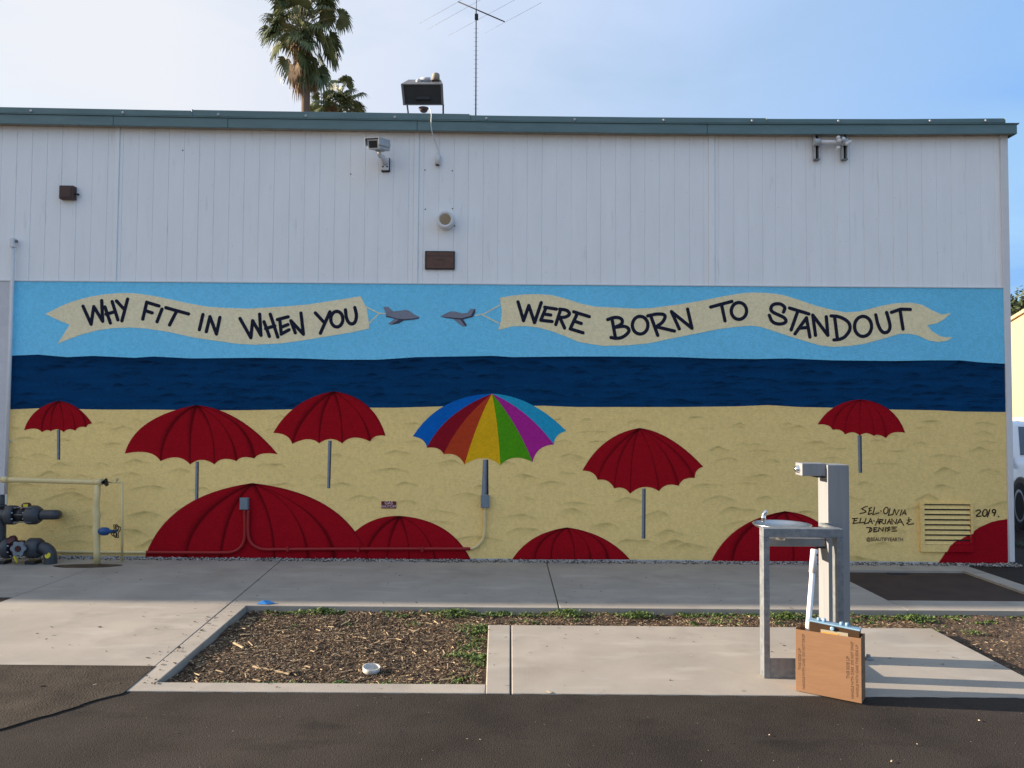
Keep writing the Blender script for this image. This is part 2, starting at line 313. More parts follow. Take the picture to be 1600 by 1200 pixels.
# siding boards
MB().hexa([(-7.9, 7.9125, ztop + .012), (XC - .01, 7.9125, ztop + .012), (XC - .01, 7.9235, ztop + .012), (-7.9, 7.9235, ztop + .012)], [(-7.9, 7.9125, fz(-7.9) + .025), (XC - .01, 7.9125, fz(XC) + .025), (XC - .01, 7.9235, fz(XC) + .025), (-7.9, 7.9235, fz(-7.9) + .025)]).build('backing_sheet', 'siding', bld)
seams = [(177.5, 185), (646.5, 654.3), (1107.5, 1117)]
gro = [-112 - 23.7 * k for k in range(14, 0, -1)] + [-112, -88, -65, -41, -17.5, 0, 24, 48, 71.5, 95, 119, 143, 167, 177.5, 185, 190.5, 215, 239, 262.5, 286.5, 310, 334, 358, 381, 404.4, 428, 452.2, 475.8, 499.4, 523, 546.7, 570.3, 591.5, 614.4, 638.5, 646.5, 654.3, 662, 685.8, 709.4, 731.7, 755.3, 778.4, 801.5, 824, 847, 870, 893, 917, 939, 962, 985.5, 1008, 1030.5, 1054.5, 1078, 1100, 1107.5, 1117, 1123, 1147, 1169.5, 1192, 1212.5, 1237.5, 1260, 1283, 1305, 1328, 1350, 1373, 1396, 1418, 1441, 1464, 1487, 1510, 1533, 1555, 1563]
gx = [W(p, 300).x for p in gro]
for i in range(len(gx) - 1):
    a, b = gx[i], gx[i + 1]; seam = b - a < .066 and (gro[i], gro[i + 1]) in seams
    nm = 'batten' if seam else 'board'
    yf = 7.897 if seam else 7.908 + random.uniform(-.0008, .0008)
    ga = .0016; c = .0035; z0 = ztop + .012; z1a, z1b = fz(a) + .03, fz(b) + .03
    pr = [(a + ga, 7.912), (a + ga, yf + c), (a + ga + c, yf), (b - ga - c, yf), (b - ga, yf + c), (b - ga, 7.912)]
    vs = [(x, y, z0) for x, y in pr] + [(x, y, fz(x) + .03) for x, y in pr]; n = 6
    MB().add(vs, [tuple(range(n)), tuple(range(2 * n - 1, n - 1, -1))] + [((k + 1) % n, k, n + k, n + (k + 1) % n) for k in range(n)]).build(nm, 'siding', bld)
MB().box(gx[-1] + .003, XC, 7.888, 7.924, 0.015, fz(XC) + .03).build('corner_trim', 'white', bld, bevel=.003) if False else None
MB().hexa([(xr + .012, 7.886, .012), (XC + .01, 7.886, .012), (XC + .01, 8.02, .012), (xr + .012, 8.02, .012)], [(gx[-1] + .003, 7.886, fz(XC) + .03), (XC + .01, 7.886, fz(XC) + .03), (XC + .01, 8.02, fz(XC) + .03), (gx[-1] + .003, 8.02, fz(XC) + .03)]).build('corner_trim', 'white', bld, bevel=.004)
MB().box(XL, xr + .01, 7.893, 7.924, ztop + .0005, ztop + .0115).build('drip_flashing', 'white', bld)
MB().box(XL, xl - .045, 7.900, 7.924, -.03, ztop - .001).build('plaster_panel', 'plaster', bld)
# roof edge
def slope_box(x0, x1, y0, y1, dz0, dz1):
    xs = sorted([x0, x1] + [p.x for p in _fp if x0 + .05 < p.x < x1 - .05]); m = MB(); n = len(xs)
    for x in xs: m.v += [(x, y0, fz(x) + dz0), (x, y1, fz(x) + dz0), (x, y1, fz(x) + dz1), (x, y0, fz(x) + dz1)]
    for i in range(n - 1): m.f += [(4 * i + k, 4 * i + (k + 1) % 4, 4 * i + 4 + (k + 1) % 4, 4 * i + 4 + k)[::-1] for k in range(4)]
    m.f += [(0, 1, 2, 3)[::-1], (4 * n - 4, 4 * n - 3, 4 * n - 2, 4 * n - 1)]; m.sm = [False] * len(m.f)
    return m
XE = W(1589, 200, 7.8).x
br = [XL] + [W(p, 185, 7.8).x for p in (177, 356, 652, 1105)] + [XE]
for i in range(5): slope_box(br[i] + (.002 if i else 0), br[i + 1] - .002, 7.80, 7.822, 0, .098).build('fascia_panel', 'teal', bld, bevel=.003)
slope_box(XE - .022, XE, 7.8225, 15.1, 0, .098).build('fascia_panel', 'teal', bld, bevel=.003)
slope_box(XL, XE - .023, 7.8225, 7.93, .012, .03).build('soffit', 'soffit', bld)
slope_box(XC, XE - .023, 7.931, 15.1, .012, .03).build('soffit', 'soffit', bld)
slope_box(XL, XE + .015, 7.788, 7.93, .0985, .108).build('gutter_lip', 'teal', bld, bevel=.003)
cb = [XL, W(300, 172, 7.79).x, W(735, 180, 7.79).x, W(1198, 184, 7.79).x, W(1571, 188, 7.79).x]
for i in range(4): slope_box(cb[i] + .001, cb[i + 1] - .001, 7.795 - .002 * (i % 2), 7.96, .109, (.170, .178, .166, .158)[i]).build('coping', 'teal', bld, bevel=.006)
for p in (48, 192, 341, 478, 617, 760, 898, 1037, 1175, 1310, 1453, 1540):
    x = W(p, 180, 7.79).x; MB().lathe((x, 7.793, fz(x) + .131), (0, -1, 0), [(0, .016), (.006, .014), (.012, .006)], 10).build('clip', 'lightgrey', bld)
for p in ((664, 265.6), (706.6, 266.7), (664.4, 327), (707, 326), (285.5, 235), (710.5, 353), (548, 272)):
    q = W(*p, 7.906); MB().lathe(q, (0, -1, 0), [(0, .007), (.003, .005)], 8).build('screw', 'dark', bld)

# ---------------------------------------------------------------- MURAL (paint on the stucco, all in one plane family)
SAND = np.array((.92, .665, .265)); SKYB = np.array((.20, .66, .95)); SEA = np.array((.0015, .036, .108)); RED = np.array((.36, .005, .013))
BAN = np.array((.92, .80, .53)); NAVY = (.017, .020, .040)
topl = lambda x: 439.5 + (x - 22) * 11.2 / 1546
seat = [(10, 556), (60, 554), (105, 558), (145, 556), (210, 559), (240, 557), (300, 560), (400, 559), (470, 560), (520, 562), (590, 562), (650, 558), (770, 556), (800, 558), (890, 557), (950, 557), (1060, 558), (1110, 560), (1180, 561), (1230, 560), (1300, 563), (1400, 564), (1450, 563), (1500, 563), (1530, 566), (1580, 569)]
seab = [(10, 640), (60, 638), (160, 640), (240, 640), (300, 641), (380, 641), (440, 640), (560, 637), (620, 637), (690, 635), (850, 634), (900, 636), (960, 636), (1060, 636), (1150, 635), (1200, 633), (1250, 636), (1300, 637), (1400, 640), (1460, 641), (1500, 643), (1580, 644)]
def interp(pts, x): p = np.array(pts, float); return np.interp(x, p[:, 0], p[:, 1])
# work on wall coordinates: columns of constant world x; projection of a world x at height py
def colx(X, py):                             # pixel x of wall column X at pixel row py
    a = np.asarray(py, float); px = 800 + F_PX * np.asarray(X, float) / D
    for _ in range(4):
        wx = Wn(px, a)[..., 0]; px = px + (np.asarray(X) - wx) * F_PX / D
    return px
def sheet(name, f_top, f_bot, nc, nr, colour, parent, y=D):
    X = np.linspace(xl, xr, nc)
    t = np.linspace(0, 1, nr)[:, None]
    pt = colx(X, 600 * np.ones(nc)); 
    for _ in range(3): yt = f_top(pt); pt = colx(X, yt)
    pb = colx(X, 700 * np.ones(nc))
    for _ in range(3): yb = f_bot(pb); pb = colx(X, yb)
    px = pt[None] * (1 - t) + pb[None] * t; py = yt[None] * (1 - t) + yb[None] * t
    P = Wn(px, py, y)
    c = colour(px, py)
    i = np.arange(nr - 1)[:, None] * nc + np.arange(nc - 1)[None]
    f = np.stack([i, i + nc, i + nc + 1, i + 1], -1).reshape(-1, 4)
    m = MB(); m.v = P.reshape(-1, 3).tolist(); m.f = [tuple(q) for q in f.tolist()]; m.sm = [False] * len(m.f)
    return m.build(name, 'paint', parent, colors=c.reshape(-1, 3))
rng = np.random.RandomState(5)
def smooth_noise(px, py, sx, sy, seed):
    r = np.random.RandomState(seed); out = 0
    for k in range(6):
        out = out + np.sin(px / sx * r.uniform(.5, 2) + py / sy * r.uniform(-1.5, 1.5) + r.uniform(0, 6.3)) * np.sin(py / sy * r.uniform(.5, 2) + px / sx * r.uniform(-.7, .7) + r.uniform(0, 6.3))
    return out / 6
dunes = []
yy = 656
while yy < 868:
    s = (yy - 640) / 230; x = 20 + rng.uniform(0, 60); step = 72 + 62 * s
    while x < 1570:
        if rng.rand() < .86: dunes.append((x, yy + rng.uniform(-7, 7), (15 + 22 * s) * rng.uniform(.6, 1.35), (3.5 + 7 * s) * rng.uniform(.55, 1.3), rng.uniform(.5, 1)))
        x += step * rng.uniform(.6, 1.3)
    yy += 14 + 12 * s
dunes += [(105, 770, 45, 13, .9), (222, 798, 34, 12, 1), (140, 820, 40, 9, .8), (1345, 868, 40, 16, .9), (75, 737, 22, 8, .9), (1055, 845, 35, 12, .9), (1450, 790, 45, 9, .8)]
def dune_mask(px, py, lst, thin=1.0):
    m = np.zeros_like(px)
    for cx, cy, hw, h, a in lst:
        j = (np.abs(px - cx) < hw * 1.15) & (np.abs(py - cy) < h * 3 + 4)
        if not j.any(): continue
        u = (px[j] - cx) / hw; sk = .28 * math.sin(cx * 1.7); u = np.where(u < sk, (u - sk) / (1 + sk), (u - sk) / (1 - sk)); crest = cy + h * (np.abs(u) ** (1.25 + .6 * (math.sin(cx * 3.1) * .5 + .5))) + (.5 + .09 * h) * np.sin(u * (3 + 3 * math.sin(cy)) + cx); e = np.clip(1 - u * u, 0, 1)
        d = py[j] - crest
        v = np.where(d > 0, np.exp(-d / (h * .42 * thin * (.3 + e))), np.exp(d / .55)) * e ** .7 * a * (.75 + .25 * np.sin(px[j] / 5.5 + py[j] / 3 + cx))
        m[j] = np.maximum(m[j], v)
    return m
def c_sand(px, py):
    m = dune_mask(px, py, dunes)
    tb = np.exp(-np.clip(py - interp(seab, px), 0, 99) / 9.0)
    k = 1.03 - .52 * m - .10 * tb * (.6 + .4 * smooth_noise(px, py, 40, 10, 3)) + .045 * smooth_noise(px, py, 60, 18, 4) - .00004 * (px - 800)
    c = SAND[None, None] * k[..., None]; c[..., 2] *= (1 - .12 * m); return c
swell = [(rng.uniform(15, 1575), rng.uniform(562, 640), rng.uniform(9, 30), rng.uniform(2, 5.5), rng.uniform(.4, 1)) for _ in range(460)]
def c_sea(px, py):
    m = dune_mask(px, py, swell, 1.6)
    tb = np.exp(-np.clip(py - interp(seat, px), 0, 99) / 8.0)
    k = 1.32 - 1.0 * m - .65 * tb + .42 * smooth_noise(px, py, 60, 4.5, 8)
    return SEA[None, None] * np.clip(k, .15, 1.8)[..., None]
def c_sky(px, py):
    k = 1 + .05 * smooth_noise(px, py, 50, 25, 9) - .00007 * (px - 600) - .05 * np.exp(-(py - topl(px)) / 12)
    c = SKYB[None, None] * k[..., None]; c[..., 0] *= 1 + .1 * smooth_noise(px, py, 70, 40, 10); return c
base_bot = lambda x: 873 + (np.asarray(x) - 800) * .0072
mural = sheet('mural', lambda x: interp(seab, x), base_bot, 900, 250, c_sand, bld)
mural['label'] = 'painted beach mural with sand dunes below the dark sea'
sheet('painted_sky', topl, lambda x: interp(seat, x), 500, 60, c_sky, mural)['label'] = 'light blue painted sky'
sheet('painted_sea', lambda x: interp(seat, x), lambda x: interp(seab, x), 900, 90, c_sea, mural)['label'] = 'dark blue painted sea'
MB().box(xl, xr + .01, 7.9005, 7.9245, -.04, ztop - .0005).build('stucco_wall', 'plaster', bld)
MB().box(xl - .044, xl - .001, 7.896, 7.9245, -.03, ztop - .001).build('edge_trim', 'white', bld)

def quad(a, c, b, v): return tuple((1 - v) ** 2 * a[k] + 2 * v * (1 - v) * c[k] + v * v * b[k] for k in (0, 1))
def umbrella(Z, apex, ends, label, layer, ctrl={}, pole=None, panels=None, rw=2.4, cut=None, flat=False, dark=.72):
    z = lambda p: (Z[0] + p[0] / Z[2], Z[1] + p[1] / Z[2])
    A = z(apex); E = [z(e) for e in ends]; n = len(E); nv, ntt = 46, 22
    C = []
    for i, e in enumerate(E):
        if i in ctrl: C.append(z(ctrl[i])); continue
        fx = .84 if i in (0, n - 1) else .95
        C.append((A[0] + (e[0] - A[0]) * fx, A[1] + (e[1] - A[1]) * .26))
    y = D - .0012 * layer; P = []; K = []; m = MB(); fcs = []
    V = np.linspace(0, 1, nv)[:, None]; T = np.linspace(0, 1, ntt)[None]
    for i in range(n - 1):
        a = np.stack([(1 - V) ** 2 * A[k] + 2 * V * (1 - V) * C[i][k] + V * V * E[i][k] for k in (0, 1)], -1)
        b = np.stack([(1 - V) ** 2 * A[k] + 2 * V * (1 - V) * C[i + 1][k] + V * V * E[i + 1][k] for k in (0, 1)], -1)
        Q = a * (1 - T[..., None]) + b * T[..., None]
        ln = math.dist(E[i], E[i + 1])
        if not flat:
            nx_, ny_ = (A[0] - (E[i][0] + E[i + 1][0]) / 2), (A[1] - (E[i][1] + E[i + 1][1]) / 2); q = math.hypot(nx_, ny_)
            off = (.19 * ln * V ** 5 * 4 * T * (1 - T)); Q[..., 0] += off * nx_ / q; Q[..., 1] += off * ny_ / q
        # outward bulge of the silhouette between apex and rim
        wdt = np.linalg.norm(b - a, axis=-1)
        dl = wdt * T; dr = wdt * (1 - T)
        base = np.array(panels[i] if panels else RED)
        k = np.ones_like(dl)
        if not panels:
            wv = rw * (.7 + .6 * np.sin(V * 3.0 + i))
            if i > 0: k = k - dark * np.exp(-(dl / wv) ** 2)
            if i < n - 2: k = k - dark * .85 * np.exp(-(dr / (wv * 1.6)) ** 1.4)
            if i == n - 2: k = k - .5 * np.exp(-dr / 1.6)
            k = k - .25 * np.exp(-(V * 100 / 7) ** 1) 
        k = np.clip(k + .05 * smooth_noise(Q[..., 0], Q[..., 1], 14, 9, i), .16, 1.2)
        cc = base[None, None] * k[..., None]
        o = len(P) * nv * ntt; P.append(Wn(Q[..., 0], Q[..., 1], y).reshape(-1, 3)); K.append(cc.reshape(-1, 3))
        ii = (np.arange(nv - 1)[:, None] * ntt + np.arange(ntt - 1)[None]) + o
        fcs += [tuple(q) for q in np.stack([ii, ii + ntt, ii + ntt + 1, ii + 1], -1).reshape(-1, 4).tolist()]
    m.v = np.concatenate(P).tolist(); m.f = fcs; m.sm = [False] * len(fcs)
    u = m.build('painted_umbrella', 'paint', mural, colors=np.concatenate(K)); u['label'] = label
    if pole:
        x0, x1, y0, x2, x3, y1 = pole; pts = []; cs = []
        gr = [(0, .11), (.12, .33), (.45, .27), (.68, .15), (.84, .03), (1, .02)]
        rows = 8
        for r in range(rows + 1):
            t = r / rows; a = z((x0 + (x2 - x0) * t, y0 + (y1 - y0) * t)); b = z((x1 + (x3 - x1) * t, y0 + (y1 - y0) * t))
            for s, g_ in gr:
                pts.append(Wn(a[0] + (b[0] - a[0]) * s, a[1], D - .0009)); cs.append((g_ * .85, g_ * .95, g_ * 1.15))
        q = MB(); ng = len(gr); q.v = [tuple(p) for p in pts]; q.f = [(r * ng + s, (r + 1) * ng + s, (r + 1) * ng + s + 1, r * ng + s + 1) for r in range(rows) for s in range(ng - 1)]; q.sm = [False] * len(q.f)
        q.build('painted_pole', 'paint', mural, colors=np.array(cs))
Z1 = (20, 610, 10.43); Z2 = (180, 610, 5.926); Z3 = (410, 600, 7.057); Z4 = (630, 600, 5.926); Z5 = (890, 650, 6.0); Z6 = (1265, 610, 8.889)
umbrella(Z1, (755, 170), [(185, 650), (475, 680), (620, 665), (830, 680), (1020, 655), (1200, 600), (1295, 540)], 'smallest red umbrella, at the far left under the sea', 2, {0: (300, 260), 6: (1090, 220)}, (720, 775, 640, 722, 772, 1130), rw=1.3)
umbrella(Z2, (750, 135), [(90, 585), (420, 655), (695, 685), (920, 685), (1125, 655), (1290, 630), (1505, 590)], 'large red umbrella whose pole ends at the biggest dome', 2, {0: (180, 245), 6: (1160, 175), 1: (455, 266), 2: (688, 291), 3: (925, 271), 4: (1063, 266), 5: (1230, 255)}, (745, 775, 660, 738, 770, 1060), rw=2.6)
umbrella(Z3, (785, 80), [(120, 540), (330, 660), (625, 655), (880, 655), (1190, 633), (1358, 570)], 'red umbrella left of the rainbow one, crossing the shoreline', 2, {0: (330, 160), 5: (1230, 140), 1: (430, 300), 2: (640, 230), 3: (880, 240), 4: (1110, 260)}, (725, 764, 625, 714, 747, 1150), rw=2.4)
umbrella(Z4, (822, 90), [(90, 485), (220, 590), (375, 650), (568, 745), (900, 750), (1198, 722), (1395, 560), (1510, 435)], 'rainbow umbrella with seven coloured panels', 2, {0: (330, 105), 7: (1180, 105), 1: (380, 260), 2: (520, 330), 3: (690, 330), 4: (880, 360), 5: (1040, 330), 6: (1160, 240)}, (740, 788, 700, 726, 790, 1025),
         panels=[(.004, .13, .50), (.27, .008, .02), (.50, .055, .018), (.80, .45, .012), (.085, .33, .010), (.44, .022, .28), (.022, .34, .56)])
umbrella(Z5, (655, 112), [(120, 512), (262, 598), (418, 680), (567, 728), (838, 705), (1022, 655), (1172, 580), (1252, 475)], 'red umbrella standing alone in the sand right of the rainbow one', 2, {0: (300, 170), 7: (950, 150), 1: (330, 330), 2: (450, 300), 3: (570, 300), 4: (790, 320), 5: (940, 320), 6: (1050, 300)}, (680, 713, 680, 676, 710, 1150), rw=1.7, dark=.6)
umbrella(Z6, (715, 125), [(112, 472), (320, 548), (490, 612), (695, 628), (890, 632), (1062, 662), (1325, 588)], 'small red umbrella at the far right on the shoreline', 2, {0: (300, 150), 6: (1190, 180)}, (666, 722, 625, 680, 728, 1145), rw=1.3, dark=.5)
ZB1 = (220, 740, 4.21); ZB2 = (540, 770, 3.478)
umbrella(ZB2, (295, 125), [(-60, 362), (110, 362), (225, 362), (345, 362), (488, 362), (680, 362)], 'half sunk red dome right of the biggest dome', 1.5, {0: (60, 120), 1: (140, 190), 2: (240, 220), 3: (345, 220), 4: (440, 180), 5: (575, 146)}, rw=2.0, flat=True)
umbrella(ZB1, (735, 62), [(25, 560), (300, 560), (520, 560), (880, 560), (1100, 560), (1272, 560), (1500, 560)], 'biggest half sunk red dome on the left', 2.6, {0: (158, 142), 1: (310, 260), 2: (560, 220), 3: (870, 230), 4: (1060, 180), 5: (1240, 250), 6: (1363, 133)}, rw=3.0, flat=True)
umbrella(ZB2, (1205, 188), [(905, 362), (1030, 362), (1115, 362), (1245, 362), (1330, 362), (1425, 362), (1545, 362)], 'low red dome below the lone umbrella', 2, {0: (1001, 213), 6: (1423, 219)}, rw=1.8, flat=True)
umbrella((1100, 780, 8), (1010, 150), [(90, 775), (360, 775), (700, 775), (1120, 775), (1500, 775), (1810, 775)], 'red dome behind the drinking fountain', 2, {0: (330, 260), 5: (1560, 190)}, rw=3.0, flat=True)
def flat_paint(name, pts, colour, layer, parent=None, label=None):
    P = [Wn(x, y, D - .0012 * layer) for x, y in pts]; m = MB(); m.v = [tuple(p) for p in P]; m.f = [tuple(range(len(P) - 1, -1, -1))]; m.sm = [False]
    o = m.build(name, 'paint', parent or mural, colors=np.tile(np.array(colour), (len(P), 1)))
    if label: o['label'] = label
    return o
red_edge = [(1466, 880), (1475, 866.5), (1482, 852), (1490, 846.5), (1501, 841), (1517, 833.5), (1530, 824), (1548, 816), (1560, 813)]
EX = lambda py: float(colx(xr - .0005, py))
P5 = red_edge + [(EX(811), 811), (EX(880), 880)]
flat_paint('painted_umbrella', P5, tuple(RED * .97), 1.5, label='edge of a red umbrella in the lower right corner')
for k, rib in enumerate([[(1500, 880), (1512, 866), (1540, 860), (1572, 858)], [(1532, 880), (1552, 868), (1573, 862)]]):
    pass

# ribbons for brush lettering
def ribbon(m, pts, wd, y, ends=True):
    pts = [np.array(p, float) for p in pts]; n = len(pts); Lf = []; Rt = []
    for i in range(n):
        clo = np.allclose(pts[0], pts[-1]) and n > 5
        if clo and i in (0, n - 1): t = pts[1] - pts[-2]
        elif i == 0: t = pts[1] - pts[0]
        elif i == n - 1: t = pts[-1] - pts[-2]
        else:
            a = pts[i] - pts[i - 1]; b = pts[i + 1] - pts[i]; t = a / np.linalg.norm(a) + b / np.linalg.norm(b)
        t = t / (np.linalg.norm(t) + 1e-9); nn = np.array([-t[1], t[0]])
        s = 1.0
        if 0 < i < n - 1:
            a = pts[i] - pts[i - 1]; a = a / np.linalg.norm(a); s = 1 / max(.55, abs(np.dot(nn, np.array([-a[1], a[0]]))))
        Lf.append(pts[i] + nn * wd / 2 * s); Rt.append(pts[i] - nn * wd / 2 * s)
    if np.allclose(pts[0], pts[-1]) and n > 5: ends = False
    poly = list(Lf)
    if ends:
        d = pts[-1] - pts[-2]; a0 = math.atan2(d[1], d[0])
        poly += [pts[-1] + np.array([math.cos(a0 + math.pi / 2 - q), math.sin(a0 + math.pi / 2 - q)]) * wd / 2 for q in (.5, 1.05, 1.57, 2.1, 2.64)]
    poly += Rt[::-1]
    if ends:
        d = pts[0] - pts[1]; a0 = math.atan2(d[1], d[0])
        poly += [pts[0] + np.array([math.cos(a0 + math.pi / 2 - q), math.sin(a0 + math.pi / 2 - q)]) * wd / 2 for q in (.5, 1.05, 1.57, 2.1, 2.64)]
    # strip faces plus end caps
    vs = [tuple(Wn(p[0], p[1], y)) for p in poly]; fs = []
    ne = 5 if ends else 0
    for i in range(n - 1): fs.append((i, i + 1, n + ne + (n - 1 - (i + 1)), n + ne + (n - 1 - i)))
    if ends:
        fs.append(tuple(range(n - 1, n + ne + 1))); fs.append(tuple(range(2 * n + ne - 1, 2 * n + 2 * ne)) + (0,))
    m.add(vs, [f for f in fs])
def ell(cx, cy, rx, ry, n=26, rot=0):
    return [(cx + rx * math.cos(2 * math.pi * k / n) * math.cos(rot) - ry * math.sin(2 * math.pi * k / n) * math.sin(rot), cy + rx * math.cos(2 * math.pi * k / n) * math.sin(rot) + ry * math.sin(2 * math.pi * k / n) * math.cos(rot)) for k in range(n + 1)]
def rnd(pts, it=2):                          # soften a curved stroke, ends kept
    for _ in range(it):
        o = [pts[0]]
        for a, b in zip(pts, pts[1:]): o += [(a[0] * .75 + b[0] * .25, a[1] * .75 + b[1] * .25), (a[0] * .25 + b[0] * .75, a[1] * .25 + b[1] * .75)]
        o.append(pts[-1]); pts = o
    return pts
def lettering(letters, Z, wd, name, parent, base=4.0, colour=NAVY, label=None):
    for L_ in letters:
        m = MB(); k = 0
        for st in L_:
            pts = [(Z[0] + x / Z[2], Z[1] + y / Z[2]) for x, y in st]
            sharp = len(st) <= 5 and all(abs(a[0] - b[0]) + abs(a[1] - b[1]) > 60 for a, b in zip(st, st[1:])) and Z[2] < 8
            if len(st) > 2 and sharp:
                for a, b in zip(pts, pts[1:]): ribbon(m, [a, b], wd, D - .0012 * base - .00012 * k); k += 1
            else:
                ribbon(m, pts, wd, D - .0012 * base - .00012 * k); k += 1
        o = m.build(name, 'paint', parent, colors=np.tile(np.array(colour), (len(m.v), 1)))
        if label: o['label'] = label
Ra = (60, 440, 5.926); Rb = (330, 440, 5.926); Rd = (790, 440, 5.926); Re = (1030, 440, 5.926); Rf = (1250, 440, 5.926); Rc = (590, 440, 7.273)
TR = lambda Z, pts: [(Z[0] + x / Z[2], Z[1] + y / Z[2]) for x, y in pts]
ban1 = TR(Ra, [(65, 300), (200, 232), (300, 190), (400, 160), (500, 136), (600, 120), (760, 105), (870, 107), (950, 115), (1080, 135), (1200, 160), (1400, 203), (1580, 234)]) + TR(Rb, [(150, 245), (330, 250), (520, 240), (700, 228), (900, 212), (1100, 180), (1250, 158), (1385, 135), (1402, 170), (1440, 250), (1455, 340), (1465, 435), (1300, 470), (1000, 520), (850, 545), (650, 572), (400, 585), (230, 575), (100, 555), (0, 542)]) + TR(Ra, [(1440, 518), (1200, 465), (1000, 435), (850, 425), (700, 430), (550, 450), (400, 490), (290, 530), (180, 575), (240, 480), (290, 400), (160, 345)])
ban2 = [(781.1, 465.4)] + TR(Rd, [(60, 130), (180, 118), (300, 116), (430, 125), (560, 160), (700, 205), (830, 232), (1000, 240), (1200, 250), (1350, 245), (1420, 235)]) + TR(Re, [(180, 212), (400, 175), (600, 135), (760, 108), (860, 101), (950, 103), (1050, 110), (1150, 125), (1300, 172)]) + TR(Rf, [(150, 225), (300, 262), (420, 285), (560, 275), (750, 225), (880, 200), (1030, 195), (1130, 215), (1220, 265), (1310, 305), (1400, 290), (1330, 350), (1270, 385), (1180, 405), (1220, 460), (1300, 505), (1340, 515), (1410, 515), (1370, 545), (1280, 560), (1190, 545), (1080, 495), (1000, 483), (920, 485), (800, 520), (600, 575), (450, 597), (300, 605), (180, 590), (0, 537)]) + TR(Re, [(1200, 505), (1050, 455), (940, 420), (850, 408), (700, 420), (550, 440), (300, 490), (100, 530)]) + TR(Rd, [(1420, 552), (1300, 575), (1100, 592), (900, 595), (800, 580), (680, 560), (560, 510), (430, 460), (300, 425), (180, 412), (60, 415)]) + [(778.4, 515.6), (782.5, 502), (784, 486.7)]
flat_paint('painted_banner', ban1, tuple(BAN), 2, label='cream painted banner on the left with a forked tail')
flat_paint('painted_banner', ban2, tuple(BAN * np.array((.98, .97, .93))), 2, label='long cream painted banner on the right')
WHY = [[[(415, 228), (490, 395), (515, 232), (597, 368), (588, 176)]], [[(618, 235), (668, 384)], [(685, 185), (738, 355)], [(628, 302), (700, 282)]], [[(725, 180), (792, 252)], [(828, 162), (775, 364)]],
       [[(1005, 190), (968, 348)], [(1005, 192), (1118, 226)], [(988, 268), (1055, 290)]], [[(1146, 255), (1100, 372)]], [[(1182, 242), (1392, 300)], [(1278, 280), (1216, 402)]],
       [[(1525, 305), (1492, 446)]], [[(1556, 464), (1590, 325), (1650, 486), (1682, 332)]]]
WHEN = [[[(268, 342), (368, 520), (385, 362), (462, 498), (450, 302)]], [[(490, 372), (540, 508)], [(548, 302), (618, 514)], [(505, 436), (590, 410)]], [[(614, 352), (714, 326)], [(636, 350), (650, 485)], [(645, 425), (712, 398)], [(648, 487), (722, 446)]], [[(780, 474), (738, 362), (855, 488), (832, 292)]],
        [[(965, 290), (1040, 372)], [(1100, 280), (1012, 478)]], [ell(1164, 348, 56, 72)], [rnd([(1244, 262), (1252, 345), (1285, 395), (1330, 388), (1350, 320), (1330, 240)])]]
WERE = [[[(115, 188), (166, 362), (215, 222), (268, 380), (330, 195)]], [[(362, 238), (470, 255)], [(372, 246), (326, 358)], [(360, 302), (418, 310)], [(326, 358), (430, 370)]], [[(508, 262), (465, 398)], rnd([(500, 256), (565, 262), (600, 300), (555, 332), (490, 332)]), [(505, 340), (546, 430)]], [[(630, 280), (775, 325)], [(665, 292), (598, 438)], [(640, 368), (700, 388)], [(598, 438), (716, 474)]],
        [[(985, 345), (1015, 515)], rnd([(945, 352), (1010, 328), (1075, 340), (1085, 390), (1010, 425)]), rnd([(1010, 425), (1110, 408), (1155, 455), (1090, 515), (1030, 528), (975, 518)])], [ell(1245, 404, 72, 82)], [[(1345, 322), (1408, 498)], rnd([(1315, 318), (1400, 298), (1485, 305), (1460, 375), (1390, 420)]), [(1392, 418), (1562, 458)]]]
BORN = [[[(185, 438), (112, 278), (302, 432), (262, 255)]], [[(475, 236), (672, 184)], [(578, 222), (608, 364)]], [ell(737, 272, 71, 78)],
        [rnd([(1150, 282), (1168, 235), (1110, 200), (1040, 215), (1028, 270), (1085, 302), (1160, 332), (1180, 375), (1120, 398), (1045, 380), (1018, 312)])], [[(1205, 245), (1385, 300)], [(1278, 285), (1220, 448)]], [[(1256, 484), (1362, 335), (1394, 514)], [(1292, 432), (1378, 425)]], [[(1446, 498), (1420, 310), (1560, 498), (1545, 325)]]]
OUT = [[[(318, 322), (345, 535)], rnd([(286, 318), (360, 322), (450, 370), (468, 440), (420, 510), (370, 535), (312, 540)])], [ell(582, 415, 79, 93)], [rnd([(700, 308), (718, 400), (760, 475), (815, 470), (838, 415), (800, 286)])], [[(845, 285), (930, 256), (1020, 258)], [(925, 270), (952, 440)]]]
for ls, Z in ((WHY, Ra), (WHEN, Rb), (WERE, Rd), (BORN, Re), (OUT, Rf)): lettering(ls, Z, 5.3, 'painted_letter', mural)
a1 = TR(Rc, [(65, 290), (120, 285), (180, 340), (320, 322), (360, 330), (410, 370), (475, 400), (470, 420), (400, 432), (300, 442), (240, 475), (150, 490), (120, 478), (195, 425), (150, 410), (95, 400), (95, 365)])
a2 = TR(Rc, [(710, 397), (790, 355), (830, 338), (890, 340), (960, 362), (1020, 355), (1060, 310), (1110, 310), (1110, 350), (1085, 400), (970, 430), (1015, 495), (1005, 512), (960, 508), (860, 425), (780, 415)])
